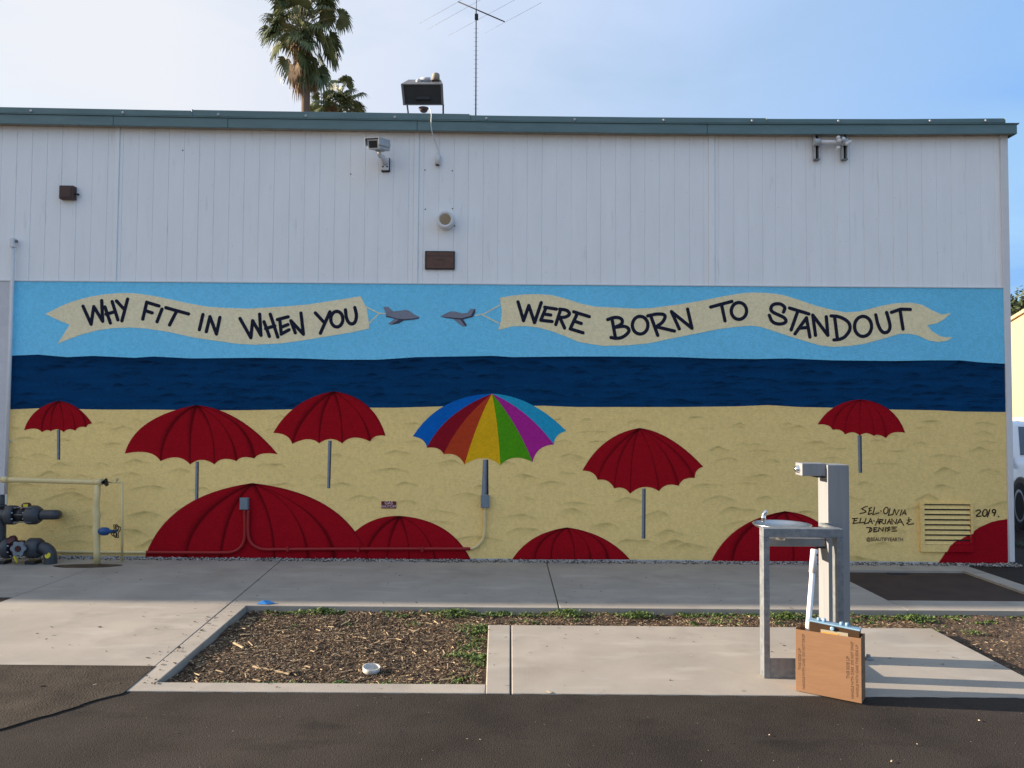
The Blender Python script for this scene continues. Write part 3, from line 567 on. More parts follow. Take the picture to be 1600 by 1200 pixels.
for a, sh, lb in ((a1, [(95, 388), (150, 398), (215, 420), (300, 428), (400, 420), (475, 405), (470, 421), (400, 433), (300, 443), (240, 476), (150, 491), (200, 460), (240, 435), (150, 412), (96, 402)], 'grey painted airplane on the left facing right'), (a2, [(712, 398), (790, 405), (870, 412), (960, 415), (1060, 390), (1090, 330), (1110, 312), (1110, 351), (1085, 401), (972, 431), (1014, 494), (1006, 512), (985, 490), (940, 432), (860, 424), (780, 414)], 'grey painted airplane on the right facing left')):
    flat_paint('painted_airplane', a, (.24, .25, .31), 2.5, label=lb); flat_paint('painted_shading', TR(Rc, sh), (.07, .075, .11), 3.3)
for k, st in enumerate([[(571, 479), (592, 489.5), (602, 490)], [(577, 505), (591, 491)], [(743, 493), (756, 490.5), (781, 476.5)], [(754, 492), (779, 505)]]):
    m = MB(); ribbon(m, st, 1.7, D - .0012 * 1.6 - .0002 * k); m.build('painted_string', 'paint', mural, colors=np.tile(BAN * .95, (len(m.v), 1)))
Zs = (1320, 780, 13.333)
INK = (.045, .022, .018)
SIG = [[[(470, 150), (400, 165), (350, 200), (430, 240), (440, 265), (380, 285), (315, 300)]], [[(500, 190), (560, 175)], [(520, 195), (485, 320)], [(505, 245), (550, 235)], [(485, 320), (560, 290)]], [[(620, 170), (580, 320), (710, 285)]], [[(748, 240), (756, 250)]],
       [ell(855, 235, 45, 70, 16, .3)], [[(940, 195), (905, 340), (990, 315)]], [[(1030, 210), (1000, 320)]], [[(1040, 215), (1070, 325), (1130, 220)]], [[(1185, 225), (1150, 340)]], [[(1190, 320), (1250, 225), (1275, 325)], [(1210, 290), (1265, 290)]],
       [[(160, 405), (265, 395)], [(200, 405), (180, 500)], [(185, 450), (245, 440)], [(165, 505), (280, 490)]], [[(335, 395), (305, 495), (400, 480)]], [[(440, 400), (405, 515), (480, 490)]], [[(485, 505), (538, 402), (572, 508)], [(505, 470), (562, 464)]], [[(604, 444), (611, 456)]],
       [[(640, 540), (695, 395), (712, 510)], [(655, 475), (708, 465)]], [[(735, 420), (720, 515)], [(725, 420), (790, 425), (770, 460), (735, 465), (820, 515)]], [[(850, 420), (840, 505)]], [[(880, 510), (930, 415), (955, 515)], [(895, 475), (950, 470)]], [[(985, 520), (975, 410), (1060, 510), (1080, 415)]], [[(1090, 510), (1150, 410), (1225, 545)], [(1110, 480), (1180, 475)]],
       [[(1335, 385), (1330, 420)], [(1380, 425), (1300, 435), (1350, 460), (1290, 500), (1330, 525), (1430, 510)]],
       [[(450, 590), (540, 590), (565, 630), (540, 670), (490, 690)], [(530, 595), (510, 680)]], [[(600, 595), (670, 590)], [(610, 600), (600, 675)], [(600, 635), (650, 630)], [(600, 680), (680, 665)]], [[(700, 665), (715, 590), (790, 665), (800, 590)]], [[(855, 585), (840, 665)]], [[(930, 580), (880, 600), (930, 635), (880, 665)]], [[(980, 580), (1080, 580)], [(990, 620), (1050, 615)], [(980, 665), (1080, 660)]]]
lettering(SIG, Zs, 1.65, 'painted_signature', mural, colour=INK, base=2)
Zy = (1310, 740, 5.455)
YR = [[rnd([(1172, 320), (1200, 305), (1215, 325), (1165, 365), (1215, 362)], 1)], [ell(1248, 335, 19, 30, 14, .25)], [[(1290, 305), (1270, 368)]], [ell(1325, 320, 14, 15, 10), [(1340, 325), (1325, 360)]], [[(1362, 366), (1366, 368)]]]
lettering(YR, (1310, 740, 5.455), 2.0, 'painted_signature', mural, colour=INK, base=2)
c0 = W(1382.5, 843, D - .0025)
vs, fs = text_mesh('@BEAUTIFYEARTH', .052, lambda u, v: (c0.x + u * .86, c0.y, c0.z + v * 1.0 - u * .004))
m = MB().add(vs, fs); m.build('painted_signature', 'paint', mural, colors=np.tile(np.array((.16, .10, .06)), (len(m.v), 1)))

# ================================================================ THINGS ON THE WALL
# louvred vent, painted over together with the wall
v0 = W(1436, 785); v1 = W(1519, 862); vent = thing('louvre_vent', 'sand coloured louvred wall vent, its lower right corner painted red', 'vent', ((v0.x + v1.x) / 2, 7.88, (v0.z + v1.z) / 2))
redW = [W(x, y) for x, y in P5]
def inred(x, z):
    c = False; n = len(redW)
    for i in range(n):
        a, b = redW[i], redW[(i + 1) % n]
        if (a.z > z) != (b.z > z) and x < (b.x - a.x) * (z - a.z) / (b.z - a.z) + a.x: c = not c
    return c
def painted_box(m, cs, x0, x1, y0, y1, z0, z1, tilt=0, n=70):
    """a bar along x cut into short lengths so that the paint edge can cross it"""
    rows = [(y0 , z0), (y1, z0 + tilt), (y1, z1 + tilt), (y0, z1)]
    o = len(m.v)
    for i in range(n + 1):
        x = x0 + (x1 - x0) * i / n
        for (y, z) in rows:
            m.v.append((x, y, z)); r = inred(x, z); cs.append(tuple(RED) if r else tuple(SAND * .98))
    for i in range(n):
        for k in range(4):
            m.f.append((o + i * 4 + k, o + i * 4 + (k + 1) % 4, o + (i + 1) * 4 + (k + 1) % 4, o + (i + 1) * 4 + k)); m.sm.append(False)
    m.f += [(o + 3, o + 2, o + 1, o), (o + n * 4, o + n * 4 + 1, o + n * 4 + 2, o + n * 4 + 3)]; m.sm += [False, False]
i0 = W(1442, 787); i1 = W(1515, 851)
MB().box(i0.x, i1.x, 7.8935, 7.8965, i1.z, i0.z).build('duct_opening', 'dark', vent)
m = MB(); cs = []
painted_box(m, cs, v0.x, v1.x, 7.872, 7.897, i0.z, v0.z); painted_box(m, cs, v0.x, v1.x, 7.872, 7.897, v1.z, i1.z)
painted_box(m, cs, v0.x, i0.x, 7.873, 7.897, i1.z, i0.z, n=8); painted_box(m, cs, i1.x, v1.x, 7.873, 7.897, i1.z, i0.z, n=8)
m.build('frame', 'paint', vent, colors=np.array(cs))
m = MB(); cs = []
for (xa, xb, za, zb2) in ((v0.x, v1.x, i0.z + .0002, v0.z), (v0.x, v1.x, v1.z, i1.z - .0002), (v0.x, i0.x, i1.z, i0.z), (i1.x, v1.x, i1.z, i0.z)):
    na, nb_ = (100, 10) if xb - xa > .2 else (10, 80); o_ = len(m.v)
    for b in range(nb_ + 1):
        for a in range(na + 1):
            x, z = xa + (xb - xa) * a / na, za + (zb2 - za) * b / nb_; m.v.append((x, 7.8712, z)); cs.append(tuple(RED) if inred(x, z) else tuple(SAND * .98))
    m.f += [(o_ + b * (na + 1) + a, o_ + b * (na + 1) + a + 1, o_ + (b + 1) * (na + 1) + a + 1, o_ + (b + 1) * (na + 1) + a) for b in range(nb_) for a in range(na)]; m.sm = [False] * len(m.f)
m.build('frame_face', 'paint', vent, colors=np.array(cs))
for k in range(8):
    h = (i0.z - i1.z) / 8; zt = i0.z - h * k
    m = MB(); cs = []; na, nb_ = 90, 8; xa, xb = i0.x + .001, i1.x - .001
    for b in range(nb_ + 1):
        q = b / nb_; y = 7.8915 - .0175 * min(1, q / .85) ; z = zt - h * (.27 + .67 * q)
        for a in range(na + 1):
            x = xa + (xb - xa) * a / na; m.v.append((x, y, z)); cs.append(tuple(RED) if inred(x, z) else tuple(SAND * .98))
    m.f = [(b * (na + 1) + a, (b + 1) * (na + 1) + a, (b + 1) * (na + 1) + a + 1, b * (na + 1) + a + 1) for b in range(nb_) for a in range(na)]; m.sm = [False] * len(m.f)
    o = m.build('slat', 'paint', vent, colors=np.array(cs)); md = o.modifiers.new('s', 'SOLIDIFY'); md.thickness = .002; md.offset = -1
# gas sign
s0 = W(596, 783); s1 = W(619, 794.5); sg = thing('gas_sign', 'small dark red gas shutoff sign screwed on the sand', 'sign', ((s0.x + s1.x) / 2, 7.89, (s0.z + s1.z) / 2))
MB().box(s0.x, s1.x, 7.893, 7.8985, s1.z, s0.z).build('plate', 'signred', sg, bevel=.002)
for s, dz, sz in (('GAS', .019, .046), ('SHUTOFF', -.017, .036)):
    vs, fs = text_mesh(s, sz, lambda u, v: ((s0.x + s1.x) / 2 + u, 7.8922, (s0.z + s1.z) / 2 + dz + v)); MB().add(vs, fs).build('lettering', 'signtext', sg)
# plaque
p0 = W(664.5, 392.5); p1 = W(710.5, 421.5); pq = thing('plaque', 'brown bronze plaque with dark edge on the white siding', 'plaque', ((p0.x + p1.x) / 2, 7.88, (p0.z + p1.z) / 2))
MB().box(p0.x, p1.x, 7.882, 7.907, p1.z, p0.z).build('frame', 'dark', pq, bevel=.003)
MB().box(p0.x + .016, p1.x - .012, 7.8805, 7.8815, p1.z + .012, p0.z - .012).build('plate', 'bronze', pq)
for s, dz, sz in (('RECREATION AREA', .042, .030), ('PARKS', .002, .034), ('6. 1. 91', -.046, .036)):
    vs, fs = text_mesh(s, sz, lambda u, v: ((p0.x + p1.x) / 2 + u, 7.8798, (p0.z + p1.z) / 2 + dz + v)); MB().add(vs, fs).build('lettering', 'brown', pq)
# siren
q = W(695.5, 342.5, 7.80); sr = thing('wall_siren', 'round white siren with tan speaker grille above the plaque', 'siren', (q.x, 7.9, q.z))
ax = Vector((0.0, -1, .0))
MB().lathe(q - ax * .0, ax, [(-.10, .086), (-.09, .090), (-.012, .092), (0, .086), (.004, .060), (-.010, .056)], 36).build('housing', 'white', sr)
MB().lathe(q, ax, [(-.012, .057), (.0015, .055), (.003, .050)], 30).build('grille', 'tan', sr)
m = MB()
for i in range(-4, 5):
    c = q + ax.normalized() * .004; hh = math.sqrt(max(0, .05 ** 2 - (i * .011) ** 2)); m.obox(c + Vector((i * .011, -.001, 0)), (.0012, 0, 0), (0, .001, 0), (0, 0, hh))
m.build('grille_bar', 'soffit', sr)
# brown box
q = W(103.5, 300, 7.84); bb = thing('wall_box', 'small square dark brown fixture on the siding at the far left', 'fixture', (q.x, 7.9, q.z))
MB().box(q.x - .076, q.x + .071, 7.84, 7.907, q.z - .07, q.z + .07).build('housing', 'brown', bb, bevel=.006)
MB().box(q.x - .055, q.x + .050, 7.834, 7.8395, q.z - .052, q.z + .048).build('cover', M['brown'], bb, bevel=.003)
MB().tube([(q.x + .072, 7.885, q.z - .01), (q.x + .10, 7.88, q.z - .012)], .006, 8).lathe((q.x + .102, 7.88, q.z - .014), (1, 0, 0), [(-.008, .010), (.006, .012)], 10).build('knob', 'black', bb)
# security camera
q = W(592, 227, 7.60); cc = thing('security_camera', 'white boxy security camera with dark front on a wall bracket', 'camera', (q.x, 7.9, q.z - .2))
f_ = Vector((-.17, -.93, -.24)).normalized(); r_ = f_.cross(Vector((0, 0, 1))).normalized(); u_ = r_.cross(f_)
cen = q + f_ * .0
MB().obox(cen, r_ * .062, f_ * .155, u_ * .048).build('housing', 'lightgrey', cc, bevel=.008)
MB().obox(cen + u_ * .054 + f_ * .025, r_ * .076, f_ * .165, u_ * .004).obox(cen + r_ * .072 + u_ * .018 + f_ * .03, r_ * .004, f_ * .165, u_ * .036).obox(cen - r_ * .072 + u_ * .018 + f_ * .03, r_ * .004, f_ * .165, u_ * .032).build('sun_shield', 'lightgrey', cc, bevel=.002)
MB().obox(cen + f_ * .160 - u_ * .002, r_ * .060, f_ * .004, u_ * .046).build('front_bezel', 'white', cc, bevel=.002)
MB().obox(cen + f_ * .167 - u_ * .004, r_ * .042, f_ * .003, u_ * .033).build('lens_window', 'black', cc)
wb = W(602, 258, 7.88)
MB().obox(cen - u_ * .052 - f_ * .01, r_ * .028, f_ * .05, u_ * .010).build('saddle', 'lightgrey', cc, bevel=.003)
MB().tube([cen - u_ * .05, cen - u_ * .10, Vector((wb.x - .012, 7.78, wb.z + .05)), Vector((wb.x, 7.86, wb.z + .015))], [.020, .022, .026, .028], 14).build('arm', 'white', cc)
MB().box(wb.x - .038, wb.x + .038, 7.865, 7.887, wb.z - .055, wb.z + .075).build('wall_plate', 'white', cc, bevel=.006)
MB().box(wb.x - .042, wb.x + .046, 7.8875, 7.907, wb.z - .068, wb.z + .08).build('back_box', 'dark', cc, bevel=.006)
for dx_ in (-.022, .022): MB().lathe((wb.x + dx_, 7.864, wb.z - .02), (0, -1, 0), [(0, .009), (.004, .008)], 10).build('bolt', 'black', cc)
# floodlight on the roof edge
YR_ = 7.98
c = [W(626.5, 131, YR_ - .10), W(692, 131, YR_ - .10), W(693.6, 164.5, YR_ - .02), W(630, 164.5, YR_ - .02)]
fl = thing('floodlight', 'boxy grey floodlight standing on the roof edge with a photocell on top', 'floodlight', (c[0].x + .2, YR_, fz(0) + .2))
bk = [p + Vector((sx, .17, sz)) for p, sx, sz in zip(c, (.055, -.04, -.04, .055), (.12, .12, .15, .15))]
MB().add(c + bk, [(0, 1, 5, 4), (1, 2, 6, 5), (2, 3, 7, 6), (3, 0, 4, 7), (4, 5, 6, 7)]).build('housing', 'midgrey', fl)
def ringframe(cn, wdt, th):
    m = MB(); ce = sum(cn, Vector()) / 4; n_ = (cn[1] - cn[0]).cross(cn[3] - cn[0]).normalized()
    if n_.y > 0: n_ = -n_
    inn = [ce + (p - ce) * (1 - wdt) for p in cn]
    vs = [p for p in cn] + inn + [p + n_ * th for p in cn] + [p + n_ * th for p in inn]
    fs = []
    for i in range(4):
        j = (i + 1) % 4; fs += [(8 + i, 8 + j, 12 + j, 12 + i), (i, j, 8 + j, 8 + i), (4 + i, 12 + i, 12 + j, 4 + j)]
    return m.add(vs, fs), inn, n_
m, inn, n_ = ringframe(c, .11, .012); m.build('front_frame', 'midgrey', fl)
MB().add([p - n_ * .002 for p in inn], [(0, 1, 2, 3)]).build('glass', 'lampglass', fl)
cb_ = (inn[2] + inn[3]) / 2; MB().obox(cb_ + Vector((.0, -.03, .05)), (.075, 0, 0), (0, .01, .0), (0, 0, .016)).build('lamp_holder', 'black', fl)
MB().tube([cb_ + Vector((.0, .02, -.035)), cb_ + Vector((.0, .02, -.075))], [.055, .032], 14).build('gland', 'brown', fl)
for a, b in ((W(636, 163, YR_), W(639, 184, YR_)), (W(692.5, 163, YR_), W(692.5, 180.5, YR_))): MB().tube([a, b - Vector((0, 0, .02))], .009, 8).build('leg', 'dark', fl)
pc = W(681, 122, YR_ - .0); MB().lathe(pc, (0, 0, 1), [(-.03, .042), (.035, .040), (.045, .034), (.048, .02)], 18).build('photocell', 'soffit', fl)
pd = W(654, 126, YR_ + .0); MB().lathe(pd, (0, 0, 1), [(-.03, .03), (.0, .03), (.015, .015)], 12).lathe(W(665, 125, YR_ + .02), (1, 0, 0), [(-.05, .028), (.05, .028)], 12).build('ballast_cover', 'lightgrey', fl)
# cable with plug
cb2 = [W(671, 168, 7.9), W(674, 178, 7.77), W(673.5, 195, 7.76), W(676, 210, 7.80), W(681, 224, 7.88), W(684.5, 236, 7.89), W(685, 242, 7.885)]
ca = thing('hanging_cable', 'thin white cable drooping from the roof light to a small socket', 'cable', tuple(cb2[3]))
def cr(pts, n=6):
    P = [pts[0]] + list(pts) + [pts[-1]]; o = []
    for i in range(1, len(P) - 2):
        for k in range(n):
            t = k / n; a, b, c_, d = P[i - 1], P[i], P[i + 1], P[i + 2]
            o.append(.5 * ((2 * b) + (c_ - a) * t + (2 * a - 5 * b + 4 * c_ - d) * t * t + (3 * b - a - 3 * c_ + d) * t ** 3))
    o.append(pts[-1]); return o
MB().tube(cr(cb2), .0048, 8).build('wire', 'white', ca)
e0, e1 = W(684.5, 240, 7.88), W(683.5, 257.5, 7.88); MB().tube([e0, e0.lerp(e1, .2), e0.lerp(e1, .25), e1], [.018, .024, .029, .027], 14).build('socket', 'white', ca)
MB().tube([e1, e1 + Vector((0, 0, -.006))], .020, 12).build('socket_opening', 'dark', ca)
# pipe bracket under the eaves on the right
pb = thing('pipe_bracket', 'two short metal channels with a crossways pipe and knobs under the eaves', 'bracket', tuple(W(1298, 230, 7.85)))
for p in (1276, 1319.5):
    a = W(p, 211, 7.87); b = W(p, 248.5, 7.87); m = MB()
    m.box(a.x - .026, a.x + .026, 7.896, 7.906, b.z, a.z).build('channel_back', 'dark', pb)
    MB().box(a.x - .029, a.x - .017, 7.855, 7.895, b.z, a.z).build('channel_flange', 'lightgrey', pb); MB().box(a.x + .017, a.x + .027, 7.855, 7.895, b.z, a.z).build('channel_flange', 'lightgrey', pb)
    MB().box(a.x - .03, a.x + .028, 7.853, 7.896, b.z - .012, b.z - .0005).build('end_cap', 'midgrey', pb)
    cc_ = W(p, 222, 7.82); MB().tube([cc_ + Vector((-.03, 0, 0)), cc_ + Vector((.03, 0, 0))], .036, 14).build('clamp', 'lightgrey', pb)
MB().tube([W(1272, 222, 7.82), W(1326, 222.5, 7.82)], .021, 14).build('pipe', 'white', pb)
for p in ((1310, 215), (1311.5, 219.5), (1318, 217), (1328, 222), (1310, 231), (1324, 224)):
    q = W(*p, 7.78); MB().lathe(q, (0, -1, 0), [(-.03, .014), (-.006, .021), (.01, .018), (.016, .008)], 12).build('knob', 'white', pb)
# white conduit at the left edge of the mural
cv = thing('wall_conduit', 'tall white conduit with a cap running down the left edge of the mural', 'pipe', (xl - .04, 7.86, 0))
xcv = W(21, 440, 7.86).x - .012
MB().tube([(xcv, 7.862, W(20, 388, 7.86).z), (xcv, 7.862, W(8, 772, 7.86).z)], .017, 14).build('pipe', 'white', cv)
zt = W(20, 380, 7.86).z; MB().box(xcv - .024, xcv + .018, 7.83, 7.885, zt - .045, zt + .05).build('cap', 'white', cv, bevel=.006)
MB().lathe((xcv + .03, 7.865, zt + .02), (1, 0, 0), [(-.015, .012), (.006, .016)], 10).build('nut', 'midgrey', cv)
MB().box(xcv - .028, xcv + .026, 7.878, 7.896, W(9, 690, 7.86).z, W(9, 690, 7.86).z + .02).build('strap', 'white', cv)

# conduits along the foot of the wall
def conduit(path, r=.0165): return MB().tube(cr([Vector(p) for p in path], 8), r, 12)
yc = 7.875
lc = thing('conduit_run', 'red painted conduit with grey box in the middle of the biggest dome', 'conduit', tuple(W(382, 787, yc)))
j0, j1 = W(376, 777.5, yc), W(388.5, 796, yc); MB().box(j0.x, j1.x, 7.845, 7.8965, j1.z, j0.z).build('junction_box', 'greybox', lc, bevel=.004); MB().box(j0.x + .006, j1.x - .006, 7.841, 7.8447, j1.z + .006, j0.z - .006).build('cover', 'greybox', lc, bevel=.002)
conduit([W(382, 794, yc), W(382.5, 830, yc), W(381, 846, yc), W(374, 857, yc), W(362, 862.5, yc), W(345, 863.5, yc), W(290, 863.3, yc), W(229, 863, yc)]).build('conduit', 'redpipe', lc)
conduit([W(228.8, 863, yc), W(160, 862.4, yc), W(84, 861.8, yc)]).build('conduit', 'cream', lc)
rc = thing('conduit_run', 'conduit painted red then cream, rising to the grey box under the rainbow umbrella', 'conduit', tuple(W(757, 785, yc)))
j0, j1 = W(752, 773.5, yc), W(764.5, 793, yc); MB().box(j0.x, j1.x, 7.838, 7.8965, j1.z, j0.z).build('junction_box', 'greybox', rc, bevel=.004); MB().box(j0.x - .003, j1.x + .003, 7.832, 7.8375, j1.z + .004, j0.z + .004).build('cover', 'greybox', rc, bevel=.002)
conduit([W(388, 797, yc - .002), W(387.5, 830, yc - .002), W(391, 846, yc), W(401, 855, yc), W(415, 858.5, yc), W(450, 858.2, yc), W(600, 857.5, yc), W(735, 857.5, yc)]).build('conduit', 'redpipe', rc)
conduit([W(735.3, 857.5, yc), W(744, 854, yc), W(753, 845, yc), W(757, 833, yc), W(757.5, 815, yc), W(757.5, 792, yc)]).build('conduit', 'cream', rc)
for p in (450, 560, 660): q = W(p, 858, yc); MB().box(q.x - .012, q.x + .012, 7.85, 7.896, q.z - .024, q.z + .024).build('strap', 'redpipe', rc, bevel=.003)

# cream standpipe
yp = 7.50
sp = thing('standpipe', 'cream painted pipe frame with blue hand valve at the lower left', 'pipe', tuple(G(152, 880)))
MB().tube([W(2, 749.5, yp + .2), W(8, 749.8, yp), W(30, 750, yp), W(150, 753.5, yp), W(160.5, 753.5, yp)], [.024, .028, .024, .025, .025], 16).build('pipe', 'cream', sp)
vp = [(152.3, 757, 4.6), (151.8, 775, 4.6), (150.5, 785, 4.6), (149.8, 800, 5.6), (150.8, 806, 6.0), (151, 812, 5.2), (150.5, 822, 5.1), (150.5, 827, 5.5), (150.7, 832, 6.3), (150.8, 838, 5.2), (151.3, 860, 5.0), (151.8, 881, 4.9)]
MB().tube([W(a, b, yp) for a, b, r in vp], [r * yp / 1200 for a, b, r in vp], 18).build('pipe', 'cream', sp)
MB().tube([W(4, 749.5, yp) , W(13, 749.7, yp)], .031, 16).tube([W(147, 753, yp), W(160, 753.2, yp)], .031, 16).build('coupling', 'cream', sp)
MB().tube([W(161, 753.5, yp), W(169, 753.6, yp)], .012, 10).obox(W(163.5, 752, yp - .03), (.022, 0, .02), (0, .01, 0), (-.008, 0, .010)).obox(W(165, 755.5, yp - .03), (.02, 0, -.02), (0, .01, 0), (.010, 0, .008)).build('lever', 'black', sp)
MB().tube([W(169, 753.6, yp), W(184, 753.2, yp), W(190.5, 753.5, yp)], [.009, .011, .011], 12).lathe(W(183, 750, yp), (0, 0, 1), [(-.02, .012), (.01, .012), (.018, .018)], 10).build('pipe', 'cream', sp)
MB().tube([W(190.7, 752, yp), W(190.8, 820, yp), W(190.6, 876.5, 7.6)], .0115, 12).build('pipe', 'cream', sp)
bv = thing('gate_valve', 'blue gate valve with black wire handwheel on the cream pipe', 'valve', tuple(W(165, 830, yp)))
MB().lathe(W(155, 830.2, yp), (1, 0, 0), [(0, .028), (.012, .030), (.03, .040), (.06, .040), (.085, .034), (.10, .018), (.145, .017), (.15, .012), (.17, .012)], 20).build('body', 'bluevalve', bv)
hw = W(181.5, 830, yp)
m = MB()
for s in (-1, 1):
    pts = [hw + Vector((.012 * math.sin(3 * a) + s * .010, .05 * math.cos(a), .055 * math.sin(a) * (1 + .15 * math.cos(4 * a)))) for a in [k * 2 * math.pi / 28 for k in range(29)]]; m.tube(pts, .0045, 6, cap=False)
for a in (0.4, 1.97, 3.54, 5.1): m.tube([hw, hw + Vector((0, .05 * math.cos(a), .055 * math.sin(a)))], .005, 6)
m.build('handwheel', 'black', bv)

# grey pvc pipework
yv = 7.52; s_ = yv / 1200
pv = thing('pvc_pipework', 'dark grey flanged plastic pipework with two valves at the left wall foot', 'pipe', tuple(G(20, 882)))
U = lambda x, y, yy=yv: W(x, y, yy)
def hl(x0, y0, prof, m='pvc', name='pipe'):
    return MB().lathe(U(x0, y0), (1, 0, -.0072), [((a - x0) * s_, r * s_) for a, r in prof], 28).build(name, m, pv)
hl(-12, 804.5, [(-12, 8), (8, 8.2), (10, 9), (12, 9)])
hl(12.4, 804.5, [(12.4, 13.6), (13.4, 15), (21, 15), (24.8, 14.2)], name='flange'); hl(44.7, 804.5, [(44.7, 14.2), (48, 15), (57, 14.6), (60, 13), (64.6, 9.5)], name='flange')
hl(24.8, 804.5, [(24.8, 10), (44.7, 10)], 'pvcdark', 'valve_body')
for dz in (-11.5, 0, 11.5):
    for dy in (-.07, .0):
        if dz or dy: MB().tube([U(22, 804.5 + dz, yv + dy), U(49, 804.6 + dz, yv + dy)], .005, 8).build('bolt', 'midgrey', pv)
MB().tube(cr([U(64, 804.5), U(80, 804.3), U(87, 804.2, yv + .01), U(89, 804.2, yv + .1), U(89, 804, yv + .36)], 4), 7.6 * s_, 20).build('pipe', 'pvc', pv)
MB().lathe(U(41, 796), (0, 0, 1), [(-.02, .036), (.02, .036), (.030, .042), (.052, .040), (.064, .026), (.066, .01)], 20).build('valve_cap', 'redplastic', pv)
MB().obox(U(40, 790, yv - .041), (.022, 0, 0), (0, .003, 0), (0, 0, .015)).build('tag', 'yellow', pv)
MB().tube(cr([U(9, 804.5), U(3, 805), U(0, 812), U(0, 825), U(0, 845), U(2, 855), U(9, 856)], 5), 8 * s_, 20).build('pipe', 'pvc', pv)
MB().tube([U(2, 800, 7.7), U(2, 773, 7.7)], 5 * s_, 16).tube([U(2, 792, 7.7), U(2, 789, 7.7)], 7.5 * s_, 16).build('pipe', 'pvc', pv)
hl(7, 856, [(7, 14), (8, 15.5), (17, 15.5), (19, 13)], name='flange'); hl(45, 856, [(45, 14), (47, 15.5), (60, 15.3), (64, 13)], name='flange')
hl(19, 856, [(19, 9), (24, 12), (40, 12), (45, 9)], 'redplastic', 'valve_body')
MB().lathe(U(20, 846, yv - .02), (-.2, -.7, .7), [(0, .05), (.03, .052), (.04, .04)], 20).build('valve_bonnet', 'redplastic', pv)
hwc = U(28, 857.5, yv - .13); m = MB()
star = []
for k in range(48):
    a = 2 * math.pi * k / 48; r = .068 + .009 * math.cos(6 * a); star.append((math.cos(a) * r, math.sin(a) * r))
vs = [hwc + Vector((x, 0, z)) for x, z in star] + [hwc + Vector((x * .9, .028, z * .9)) for x, z in star]
m.add(vs, [tuple(range(48)), ] + [((k + 1) % 48, k, 48 + k, 48 + (k + 1) % 48) for k in range(48)] + [tuple(range(95, 47, -1))]); m.build('handwheel', 'greybox', pv)
MB().lathe(hwc + Vector((0, -.001, 0)), (0, -1, 0), [(0, .030), (.006, .028)], 20).build('handwheel_hub', 'redplastic', pv)
MB().lathe(hwc + Vector((0, .02, 0)), (0, 1, 0), [(0, .02), (.12, .02)], 12).build('valve_stem', 'black', pv)
MB().tube(cr([U(60, 856), U(68, 856), U(76, 861), U(79, 870), U(79, 886)], 5), 9.2 * s_, 20).build('pipe', 'pvc', pv)
MB().lathe(U(74.5, 868, yv - .055), (0, -1, .2), [(0, .030), (.004, .026)], 12).build('paint_mark', 'yellow', pv)
MB().tube([U(22, 866, yv - .10), U(24, 873, yv - .11), U(27, 880, yv - .11)], [.008, .012, .006], 8).build('tie', 'yellow', pv)
for (fx_, zc_, R_) in ((24.9, 804.6, 12.3), (44.5, 804.6, 12.2), (19.1, 856, 12.4), (44.8, 856, 12.6)):
    for kk in range(8):
        a = kk * math.pi / 4 + .39; q = U(fx_, zc_) + Vector((0, math.cos(a), math.sin(a))) * R_ * s_; MB().lathe(q, (1, 0, 0), [(-.012, .0075), (.012, .0075)], 6).build('flange_bolt', 'lightgrey', pv)
for p in (5, 52): q = U(p, 880); MB().box(q.x - .05, q.x + .05, yv - .06, yv + .06, 0, .035).build('support', 'pvcdark', pv, bevel=.005)
q = G(133, 884.5); vs = [(q.x + .31 * math.cos(a) * (1 + .08 * math.sin(3 * a)) + .02, q.y + .085 * math.sin(a) + .12 * math.cos(a) * .2, 0) for a in [k * 2 * math.pi / 40 for k in range(40)]]
tag(MB().prism([(a, b) for a, b, _ in vs], .0005, .004).build('dirt_patch', 'soil'), kind='structure')

# ================================================================ DRINKING FOUNTAIN
fx = lambda px, y: (px - 800) / F_PX * y
def col_x(px, py, y): return W(px, py, y).x
ft = thing('drinking_fountain', 'steel drinking fountain with bottle filler post, round bowl and guard frame', 'drinking fountain', (1.9, 4.75, 0))
yb0, yb1 = 4.70, 4.85
pxl = col_x(1294, 860, yb0); pxr = col_x(1328, 860, yb0); zpt = W(1310, 726.5, yb0).z
MB().box(pxl, pxr, yb0, yb1, 0.012, zpt).build('post', 'post', ft, bevel=.004)
MB().box(pxl - .035, pxr + .035, yb0 - .035, yb1 + .035, .0005, .0115).build('base_plate', 'galv', ft, bevel=.002)
for a in (pxl - .018, pxr + .018):
    for b in (yb0 - .018, yb1 + .018): MB().lathe((a, b, .012), (0, 0, 1), [(0, .011), (.010, .011), (.011, .006), (.022, .006)], 6).build('anchor_bolt', 'galv', ft)
h0 = W(1253, 724, yb0 + .02); h1 = W(1292, 744, yb0 + .02)
MB().box(h0.x, pxl - .001, yb0 + .02, yb1 - .02, h1.z, h0.z).build('filler_head', 'post', ft, bevel=.004)
MB().box(pxl - .055, pxl - .0005, yb0 + .024, yb1 - .03, h1.z - .010, h1.z - .0005).build('head_shadow_plate', 'dark', ft)  # dark plate under the filler head stands in for the shadow gap
kn = W(1247, 733, yb0 + .07); MB().lathe(kn, (-1, 0, 0), [(-.012, .024), (.0, .024), (.012, .020), (.020, .012), (.022, .004)], 20).build('push_button', 'chrome', ft)
